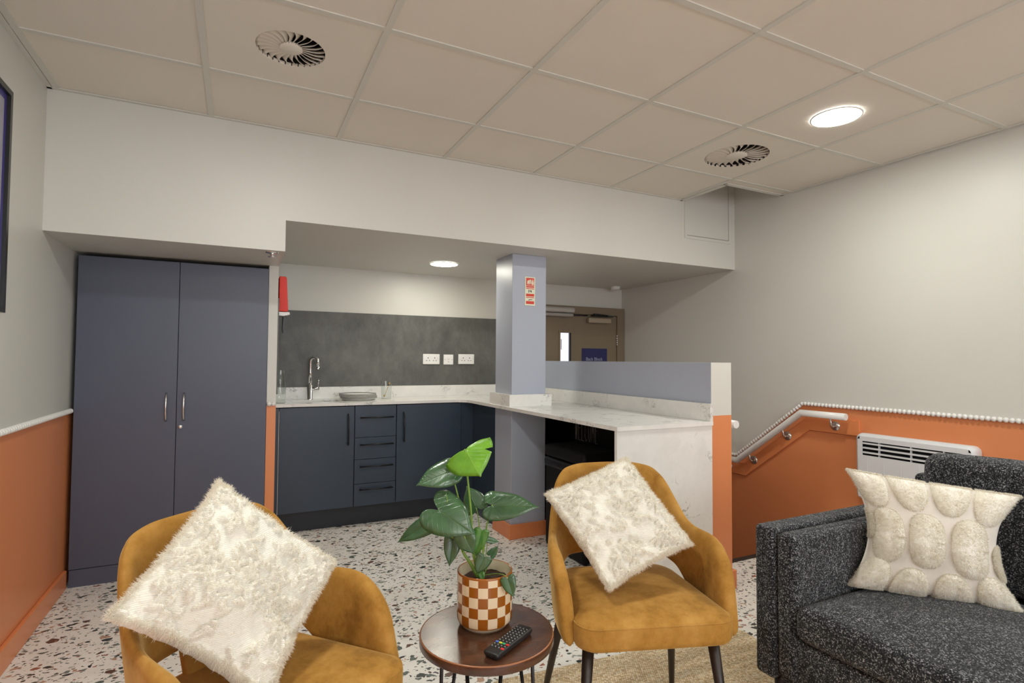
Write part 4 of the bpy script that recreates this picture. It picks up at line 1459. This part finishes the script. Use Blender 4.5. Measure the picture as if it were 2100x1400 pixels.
kr = 0.975
fold_r = lambda u, v: -0.016 * np.exp(-((u * 0.5 + v + 0.62) / 0.10) ** 2) * np.exp(-((u - 0.1) / 0.5) ** 2)
CRt = Cushion(*[near_cam(p_, kr) for p_ in ((0.928, 1.614, 0.728), (1.275, 1.629, 0.822), (1.005, 1.366, 0.490), (1.353, 1.380, 0.573))], 0.052, 0.05, 0.05, 0.03, 11, fold_r)
fur_cushion(CRt, 'ivory faux fur cushion leaning in the chair beside the sofa', 21)
kl = 0.975
fold_l = lambda u, v: -0.020 * np.exp(-((u + 0.15) / 0.12) ** 2) * np.exp(-((v + 0.75) / 0.35) ** 2)
CLt = Cushion(*[near_cam(p_, kl) for p_ in ((-0.225, 1.319, 0.675), (-0.044, 1.589, 0.868), (0.062, 1.301, 0.445), (0.244, 1.570, 0.626))], 0.064, 0.10, 0.06, 0.035, 12, fold_l)
fur_cushion(CLt, 'ivory faux fur cushion leaning in the chair nearest the wardrobe', 22)

# ------------------------------------------------------------------ sofa
sf = empty('sofa', (1.62, 1.355, 0))
tag(sf, 'charcoal tweed sofa with padded arm on the right', 'sofa')


def pad(name, lo, hi, r, crown, parent, zr=None, mat='tweed', sub=True):
    """upholstered block with rounded edges and a slightly domed top"""
    w, d, h = hi[0] - lo[0], hi[1] - lo[1], hi[2] - lo[2]
    cx, cy = (hi[0] + lo[0]) / 2, (hi[1] + lo[1]) / 2
    zr = zr or r
    rings = []
    n = 5
    for i in range(n + 1):
        a = math.pi / 2 * i / n
        rings.append((lo[2] + zr * (1 - math.sin(a)), r * (1 - math.cos(a)) * 0 + zr * (1 - math.sin(math.pi / 2 - a))))
    lev = [(lo[2] + zr * (1 - math.cos(math.pi / 2 * i / n)), zr * (1 - math.sin(math.pi / 2 * i / n))) for i in range(n + 1)]
    lev += [(lo[2] + h * f, 0.0) for f in (0.4, 0.6)] if h > 3 * zr else []
    lev += [(hi[2] - zr * (1 - math.sin(math.pi / 2 * i / n)), zr * (1 - math.cos(math.pi / 2 * i / n))) for i in range(n + 1)]
    m_ = MB()
    RR = []
    for z, ins in lev:
        RR.append([(x, y, z) for x, y in rrect(w - 2 * ins, d - 2 * ins, max(0.006, r - ins * 0.6), 6, cx, cy)])
    last = RR[-1]
    for f in (0.85, 0.65, 0.4, 0.15):
        RR.append([(cx + (x - cx) * f, cy + (y - cy) * f, hi[2] + crown * (1 - f ** 2)) for x, y, z in last])
    m_.loft(RR)
    return m_.build(name, mat, parent)


pad('arm_panel', (0.0, -0.075, 0.12), (0.90, 0.0, 0.62), 0.016, 0.0, sf, 0.014)
pad('arm_pad', (0.006, -0.150, 0.14), (0.80, -0.078, 0.612), 0.022, 0.004, sf, 0.024)
pad('arm_panel', (0.0, -1.70, 0.12), (0.90, -1.625, 0.62), 0.016, 0.0, sf, 0.014)
pad('arm_pad', (0.006, -1.622, 0.14), (0.80, -1.55, 0.612), 0.022, 0.004, sf, 0.024)
pad('base', (0.02, -1.62, 0.12), (0.88, -0.08, 0.282), 0.012, 0.0, sf, 0.01)
pad('seat_cushion', (-0.004, -0.848, 0.284), (0.70, -0.153, 0.402), 0.024, 0.026, sf, 0.036)
pad('seat_cushion', (-0.004, -1.547, 0.284), (0.70, -0.852, 0.402), 0.024, 0.026, sf, 0.036)
for y0_, y1_ in ((-0.848, -0.155), (-1.545, -0.852)):
    bc = pad('back_cushion', (-0.09, y0_, 0.0), (0.09, y1_, 0.44), 0.05, 0.012, sf, 0.05)
    bc.location = (0.755, 0, 0.40); bc.rotation_euler = (0, math.radians(8), 0)
pad('back_frame', (0.82, -1.62, 0.12), (0.92, -0.08, 0.74), 0.02, 0.0, sf, 0.02)
for x, y in ((0.07, -0.05), (0.07, -1.65), (0.85, -0.05), (0.85, -1.65)):
    MB().tube([(x, y, RUGZ if x < 0.5 else 0.0), (x, y, 0.121)], [0.018, 0.024], 12).build('leg', 'black', sf)
# stitched seams along the arm and the cushion edges
MB().tube([(0.012, -0.1265, 0.607), (0.10, -0.1265, 0.611), (0.78, -0.1265, 0.611)], 0.0022, 5).build('seam', 'black', sf)

# ------------------------------------------------------------------ tufted cushion on the sofa
TLs, TRs = atD(1735, 962, 1.97), atD(2094, 1018, 1.76)
BLs, BRs = atD(1738, 1197, 1.90), atD(2097, 1252, 1.70)
CS = Cushion(TLs, TRs, BLs, BRs, 0.075, 0.27, 0.02, 0.012, 31)
tc = empty('tufted_cushion', Vector(CS.o))
tag(tc, 'cream cushion with tufted wool ovals leaning in the sofa corner', 'cushion')
N_ = 70
lin_ = np.linspace(-1, 1, N_)
u, v = np.meshgrid(lin_, lin_, indexing='ij')
P = CS.surf(u, v, 1); Bk = CS.surf(u, v, -1)
rim = [(0, j) for j in range(N_)] + [(i, N_ - 1) for i in range(1, N_)] + [(N_ - 1, j) for j in range(N_ - 2, -1, -1)] + [(i, 0) for i in range(N_ - 2, 0, -1)]
ri = np.array([i * N_ + j for i, j in rim]); rj = np.roll(ri, -1)
np_mesh('cover', np.concatenate([P.reshape(-1, 3), Bk.reshape(-1, 3)]), np.concatenate([quads(N_, N_), quads(N_, N_, True) + N_ * N_, np.stack([ri, rj, rj + N_ * N_, ri + N_ * N_], 1)]), 'canvas', tc)
PATCH = [(-0.80, 1.0, 0.23, 0.56), (-0.29, 1.0, 0.235, 0.54), (0.23, 1.0, 0.235, 0.54), (0.76, 1.0, 0.25, 0.62),
         (-0.70, -0.02, 0.24, 0.46), (-0.12, -0.03, 0.27, 0.46), (0.52, -0.06, 0.28, 0.50), (1.0, -0.25, 0.12, 0.30), (-1.0, 0.12, 0.10, 0.25),
         (-0.79, -1.0, 0.23, 0.56), (-0.29, -1.0, 0.235, 0.46), (0.24, -1.0, 0.235, 0.46), (0.77, -1.0, 0.24, 0.50)]
rg = np.random.default_rng(5)
for pi_, (cu, cv, ru, rv_) in enumerate(PATCH):
    nr, na = 12, 40
    rr = np.linspace(0, 1, nr) ** 0.7
    aa = np.linspace(0, 2 * math.pi, na)
    R2, A2 = np.meshgrid(rr, aa, indexing='ij')
    sq = lambda c_: np.sign(c_) * np.abs(c_) ** 0.8
    uu = np.clip(cu + ru * R2 * sq(np.cos(A2)), -0.995, 0.995); vv = np.clip(cv + rv_ * R2 * sq(np.sin(A2)), -0.995, 0.995)
    hh = 0.017 * np.clip(1 - R2 ** 4, 0, 1) ** 0.6 + 0.004 * (value_noise(uu, vv, 60, 40 + pi_) - 0.5) * (1 - R2 ** 4)
    S = CS.surf(uu, vv, 1, hh)
    o = np_mesh('tufted_oval', S.reshape(-1, 3), quads(nr, na), 'fleecebase', tc)
    Nn = CS.normals(S)
    V1, F1 = fibres(S, Nn, (R2 + 0.05) * np.ones_like(R2), 5200, 0.0062, 0.0005, (0, 0, -0.25), rg, 0.6)
    f_ = np_mesh('wool_pile', V1, F1, 'fleece', o, False)
    f_['kind'] = 'stuff'

# ------------------------------------------------------------------ side table
tb = empty('side_table', (0.618, 1.385, 0))
tag(tb, 'small round dark wood side table on black hairpin legs', 'table')
TR_, TZ = 0.181, 0.45
MB().lathe([(0.0, TZ), (TR_ - 0.004, TZ), (TR_ - 0.0015, TZ - 0.001), (0.0, TZ - 0.001)], 64, smooth=False).build('top_face', 'tablewood', tb)
MB().lathe([(TR_ - 0.0016, TZ - 0.0005), (TR_, TZ - 0.003), (TR_, TZ - 0.022), (TR_ - 0.004, TZ - 0.025), (0.0, TZ - 0.025), (0.0, TZ - 0.002), (TR_ - 0.003, TZ - 0.002)], 64).build('edge', 'tablewood', tb)
MB().lathe([(TR_ - 0.0030, TZ + 0.0002), (TR_ - 0.0010, TZ - 0.0004), (TR_ - 0.0002, TZ - 0.0022), (TR_ - 0.002, TZ - 0.0022)], 64).build('copper_edge', 'edgewood', tb)
for k_ in range(3):
    a = math.radians(-117 + 120 * k_)
    er = Vector((math.cos(a), math.sin(a), 0)); et = Vector((-math.sin(a), math.cos(a), 0))
    lp = [er * 0.115 + et * 0.045 + Vector((0, 0, TZ - 0.025)), er * 0.155 + et * 0.006 + Vector((0, 0, 0.012)), er * 0.156 + Vector((0, 0, 0.005)),
          er * 0.155 - et * 0.006 + Vector((0, 0, 0.012)), er * 0.115 - et * 0.045 + Vector((0, 0, TZ - 0.025))]
    MB().tube(lp, 0.005, 10).build('hairpin_leg', 'blackmetal', tb)

# ------------------------------------------------------------------ plant in checkered pot
PC = onZ(993.5, 1277, TZ)
pp = empty('potted_plant', (PC.x, PC.y, TZ))
tag(pp, 'young green monstera plant in a brown and cream checkered pot', 'plant')
PR, PHt = 0.0765, 0.150
MB().lathe([(0, 0.0), (PR * 0.80, 0.0), (PR * 0.86, 0.006), (PR * 0.95, 0.0135)], 72).build('foot', 'potinner', pp)
MB().lathe([(PR * 0.95, 0.0135), (PR * 0.99, 0.020), (PR, 0.030), (PR, PHt - 0.006)], 72).build('pot', 'checker', pp)
MB().lathe([(PR, PHt - 0.006), (PR, PHt - 0.001), (PR - 0.002, PHt), (PR - 0.004, PHt - 0.001)], 72).build('rim', 'potrim', pp)
MB().lathe([(PR - 0.004, PHt - 0.001), (PR - 0.0055, PHt - 0.06), (PR - 0.01, PHt - 0.07), (0, PHt - 0.07)], 48).build('pot_inside', 'potinner', pp)
sm_ = MB()
pts = []
for i in range(8):
    for j in range(28):
        r = (PR - 0.0062) * i / 7; a = 2 * math.pi * j / 28
        pts.append((r * math.cos(a), r * math.sin(a), PHt - 0.030 + random.uniform(-0.003, 0.003)))
sm_.grid(pts, 8, 28)
for i in range(7):
    sm_.f.append((i * 28 + 27, (i + 1) * 28 + 27, (i + 1) * 28, i * 28)); sm_.mi.append(0); sm_.sm.append(True)
sm_.build('soil', 'soil', pp)
O = Vector((PC.x, PC.y, TZ))
D0 = Vector((PC.x, PC.y, TZ - CAMH + 0.08)).dot(CF)


def pt(u_, v_, dd=0.0):
    return atD(u_, v_, D0 + dd) - O


HEART = [(0.0, 1.0), (0.08, 0.93), (0.27, 0.82), (0.54, 0.66), (0.79, 0.46), (0.95, 0.22), (1.0, -0.02), (0.97, -0.45), (0.80, -0.85), (0.55, -1.0), (0.30, -0.88), (0.12, -0.50), (0.03, -0.12)]


def heart_leaf(base, tip, width, nrm, mat, fold=0.25, droop=0.15, lobe=0.16, cuts=None, roll=0.0):
    """heart shaped blade: rings of the outline shrunk towards the stalk"""
    B, Tp = Vector(base), Vector(tip)
    ax = Tp - B
    L = ax.length; ax.normalize()
    X = ax.cross(Vector(nrm)).normalized()
    Nv = X.cross(ax).normalized()
    half = []
    n_ = len(HEART) - 1
    for i in range(n_):
        for q_ in range(3):
            p1, p2 = HEART[i], HEART[i + 1]
            p0 = HEART[i - 1] if i else (-HEART[1][0], HEART[1][1]); p3 = HEART[min(i + 2, n_)]
            t = q_ / 3
            half.append(tuple(0.5 * ((2 * b_) + (-a_ + c_) * t + (2 * a_ - 5 * b_ + 4 * c_ - d_) * t * t + (-a_ + 3 * b_ - 3 * c_ + d_) * t ** 3) for a_, b_, c_, d_ in zip(p0, p1, p2, p3)))
    half.append(HEART[-1])
    out = [(s_, t_) for s_, t_ in half] + [(-s_, t_) for s_, t_ in half[::-1]]
    nr = 8
    vs_ = []; uvs = []
    for s_, t_ in out:
        al = t_ if t_ > 0 else t_ * lobe
        per = s_
        if cuts:
            for c0, c1, dep in cuts:
                if s_ < 0 and c0 < t_ < c1: per *= dep; al *= dep
        for k_ in range(nr):
            f = k_ / (nr - 1)
            x = per * f * width / 2; y = al * f * L
            e = abs(per) * f
            z = fold * abs(x) * (1 - 0.45 * e) - droop * L * (y / L) * abs(y / L) - 0.10 * width * max(0, e - 0.45) ** 2 * 3
            z += 0.020 * width * math.sin(7 * t_ + 3 * per) * e * f
            vs_.append(B + X * x + ax * y + Nv * z); uvs.append((per * f, al * f))
    me_ = MB()
    me_.grid(vs_, len(out), nr)
    return me_, uvs, len(out), nr


def add_leaf(base, tip, width, nrm, mat='leaf', **kw):
    mb, uvs, ni, nj = heart_leaf(base, tip, width, nrm, mat, **kw)
    me = bpy.data.meshes.new('leaf')
    me.from_pydata(mb.v, [], mb.f)
    ul = me.uv_layers.new(name='UVMap')
    li = np.zeros(len(me.loops), np.int32); me.loops.foreach_get('vertex_index', li)
    ul.data.foreach_set('uv', np.array(uvs, np.float32)[li].ravel())
    me.polygons.foreach_set('use_smooth', [True] * len(me.polygons))
    me.materials.append(M[mat])
    o = bpy.data.objects.new('leaf', me)
    COL.objects.link(o); o.parent = pp
    so_ = o.modifiers.new('thick', 'SOLIDIFY'); so_.thickness = 0.0007
    return o


def mpx(px_):
    return px_ / FOC * D0


UPC = (Vector((0, 0, 1)) * 0.55 - CF * 0.85)
CAMN = -CF
add_leaf(pt(955, 921, -0.01), pt(985, 976, -0.06), mpx(108), CAMN + Vector((0, 0, 0.15)), 'leaf_bright', fold=-0.30, droop=0.06, lobe=0.08, cuts=[(0.36, 0.44, 0.72)])
add_leaf(pt(921, 967, 0.02), pt(853, 994, -0.01), mpx(60), UPC, 'leaf', fold=0.25, droop=0.05, lobe=0.34)
add_leaf(pt(900, 1046, -0.03), pt(972, 1092, -0.07), mpx(90), UPC, 'leaf', fold=0.10, droop=0.16, lobe=0.30)
add_leaf(pt(884, 1070, 0.03), pt(812, 1112, 0.05), mpx(44), UPC, 'leaf', fold=0.30, droop=0.05, lobe=0.10)
add_leaf(pt(977, 1040, 0.06), pt(957, 996, 0.08), mpx(54), CAMN, 'leaf', fold=-0.1, droop=-0.05, lobe=0.20)
add_leaf(pt(1010, 1036, 0.0), pt(1106, 1038, -0.02), mpx(62), UPC, 'leaf', fold=0.15, droop=0.06, lobe=0.20)
add_leaf(pt(951, 1097, -0.05), pt(971, 1137, -0.06), mpx(46), CAMN, 'leaf', fold=0.2, droop=0.1, lobe=0.22)
add_leaf(pt(988, 1088, -0.01), pt(975, 1142, -0.02), mpx(32), CAMN, 'leaf_mid', fold=0.3, droop=0.05, lobe=0.10)
add_leaf(pt(929, 1106, 0.02), pt(921, 1162, 0.0), mpx(37), CAMN, 'leaf', fold=0.3, droop=0.05, lobe=0.16)
add_leaf(pt(1001, 1106, 0.02), pt(1025, 1111, 0.02), mpx(14), UPC, 'leaf', fold=0.2, droop=0.05, lobe=0.12)
add_leaf(pt(1006, 1138, 0.0), pt(1022, 1119, 0.0), mpx(19), CAMN, 'leaf', fold=0.3, droop=0.05, lobe=0.15)
add_leaf(pt(994, 1142, -0.04), pt(977, 1178, -0.05), mpx(33), CAMN, 'leaf', fold=0.25, droop=0.08, lobe=0.12)
add_leaf(pt(986, 1176, -0.03), pt(992, 1192, -0.04), mpx(15), CAMN, 'leaf_mid', fold=0.2, droop=0.08, lobe=0.12)
add_leaf(pt(1041, 1187, -0.065), pt(1053, 1225, -0.085), mpx(31), CAMN, 'leaf', fold=0.2, droop=0.05, lobe=0.18)


def stalk(path, r, mat='stem'):
    P_ = [pt(*q_) for q_ in path]
    out = []
    for i in range(len(P_) - 1):
        p0 = P_[max(0, i - 1)]; p1 = P_[i]; p2 = P_[i + 1]; p3 = P_[min(len(P_) - 1, i + 2)]
        for q_ in range(4):
            t = q_ / 4
            out.append(0.5 * ((2 * p1) + (p2 - p0) * t + (2 * p0 - 5 * p1 + 4 * p2 - p3) * t * t + (-p0 + 3 * p1 - 3 * p2 + p3) * t ** 3))
    out.append(P_[-1])
    R_ = [r * (1 - 0.45 * i / (len(out) - 1)) for i in range(len(out))]
    return MB().tube(out, R_, 8).build('stem', mat, pp)


stalk([(980, 1183, 0.0), (965, 1155, 0.0), (950, 1132, 0.0), (945, 1110, 0.0)], 0.0055)
stalk([(978, 1175, 0.0), (968, 1110, 0.0), (966, 1050, 0.0), (958, 970, 0.0), (953, 921, -0.01)], 0.0040)
stalk([(980, 1178, 0.02), (968, 1120, 0.03), (945, 1040, 0.03), (932, 990, 0.02), (922, 968, 0.02)], 0.0033)
stalk([(983, 1178, 0.02), (985, 1110, 0.05), (982, 1070, 0.06), (977, 1041, 0.06)], 0.0025)
stalk([(986, 1178, 0.01), (995, 1100, 0.01), (1001, 1065, 0.0), (1010, 1035, 0.0)], 0.0028)
stalk([(950, 1132, 0.0), (932, 1090, -0.02), (912, 1062, -0.03), (900, 1047, -0.03)], 0.0030)
stalk([(946, 1112, 0.0), (925, 1100, 0.02), (905, 1085, 0.03), (885, 1071, 0.03)], 0.0025)
stalk([(978, 1170, -0.01), (968, 1130, -0.03), (955, 1105, -0.05), (951, 1098, -0.05)], 0.0025)
stalk([(984, 1180, 0.0), (990, 1140, 0.0), (988, 1086, -0.01)], 0.0022)
stalk([(972, 1165, 0.0), (945, 1125, 0.01), (927, 1101, 0.02)], 0.0022)
stalk([(988, 1182, 0.0), (996, 1140, 0.02), (1000, 1106, 0.02)], 0.0016)
stalk([(990, 1184, 0.0), (1000, 1160, 0.0), (1004, 1142, 0.0)], 0.0016)
stalk([(985, 1182, -0.01), (994, 1155, -0.03), (996, 1140, -0.04)], 0.0018)
stalk([(992, 1180, 0.0), (1015, 1176, -0.03), (1032, 1178, -0.06), (1040, 1184, -0.065)], 0.0016)
stalk([(918, 1030, -0.02), (916, 1018, -0.02), (915, 1011, -0.02)], 0.0013)

# ------------------------------------------------------------------ remote control
c0 = onZ(990, 1332, TZ + 0.016); c1 = onZ(1068, 1279, TZ + 0.016)
c2 = onZ(1021, 1346, TZ + 0.016); c3 = onZ(1090, 1286, TZ + 0.016)
mid0, mid1 = (c0 + c2) / 2, (c1 + c3) / 2
ra = math.atan2(mid1.y - mid0.y, mid1.x - mid0.x)
rl = (mid1 - mid0).length
cc = (mid0 + mid1) / 2
rc = empty('remote_control', (cc.x, cc.y, TZ + 0.0005), ra)
tag(rc, 'black television remote control with coloured keys on the round table', 'remote')
rw = 0.046
MB().loft([[(x, y, z) for x, y in rrect(rl - 2 * i_, rw - 2 * i_, 0.008, 4)] for z, i_ in ((0.0, 0.006), (0.002, 0.003), (0.010, 0.0), (0.015, 0.001), (0.0165, 0.003))]).build('body', 'black', rc)
kb = MB(); km = MB()
for i in range(11):
    for j in range(4):
        x = rl / 2 - 0.022 - i * (rl - 0.052) / 10; y = -0.0155 + j * 0.0103
        if i == 8 or (i == 10 and j == 0): continue
        kb.lathe([(0.0038, 0.016), (0.0036, 0.0178), (0.0, 0.0182)], 8, M4=Matrix.Translation((x, y, 0)))
        km.box((x - 0.0012, y - 0.0009, 0.0181), (x + 0.0012, y + 0.0009, 0.01835))
o = kb.build('keys', 'key_black', rc); o['kind'] = 'stuff'
o = km.build('key_marks', 'key_mark', rc); o['kind'] = 'stuff'
x = rl / 2 - 0.022 - 8 * (rl - 0.052) / 10
for j, mt_ in enumerate(('key_red', 'key_green', 'key_yellow', 'key_blue')):
    y = -0.0155 + j * 0.0103
    bx((x - 0.0028, y - 0.0042, 0.016), (x + 0.0028, y + 0.0042, 0.0184), 'coloured_key', mt_, rc, bevel=0.0006)
x = rl / 2 - 0.022 - 10 * (rl - 0.052) / 10
bx((x - 0.0032, -0.0155 - 0.0042, 0.016), (x + 0.0032, -0.0155 + 0.0042, 0.0184), 'power_key', 'key_red', rc, bevel=0.0006)
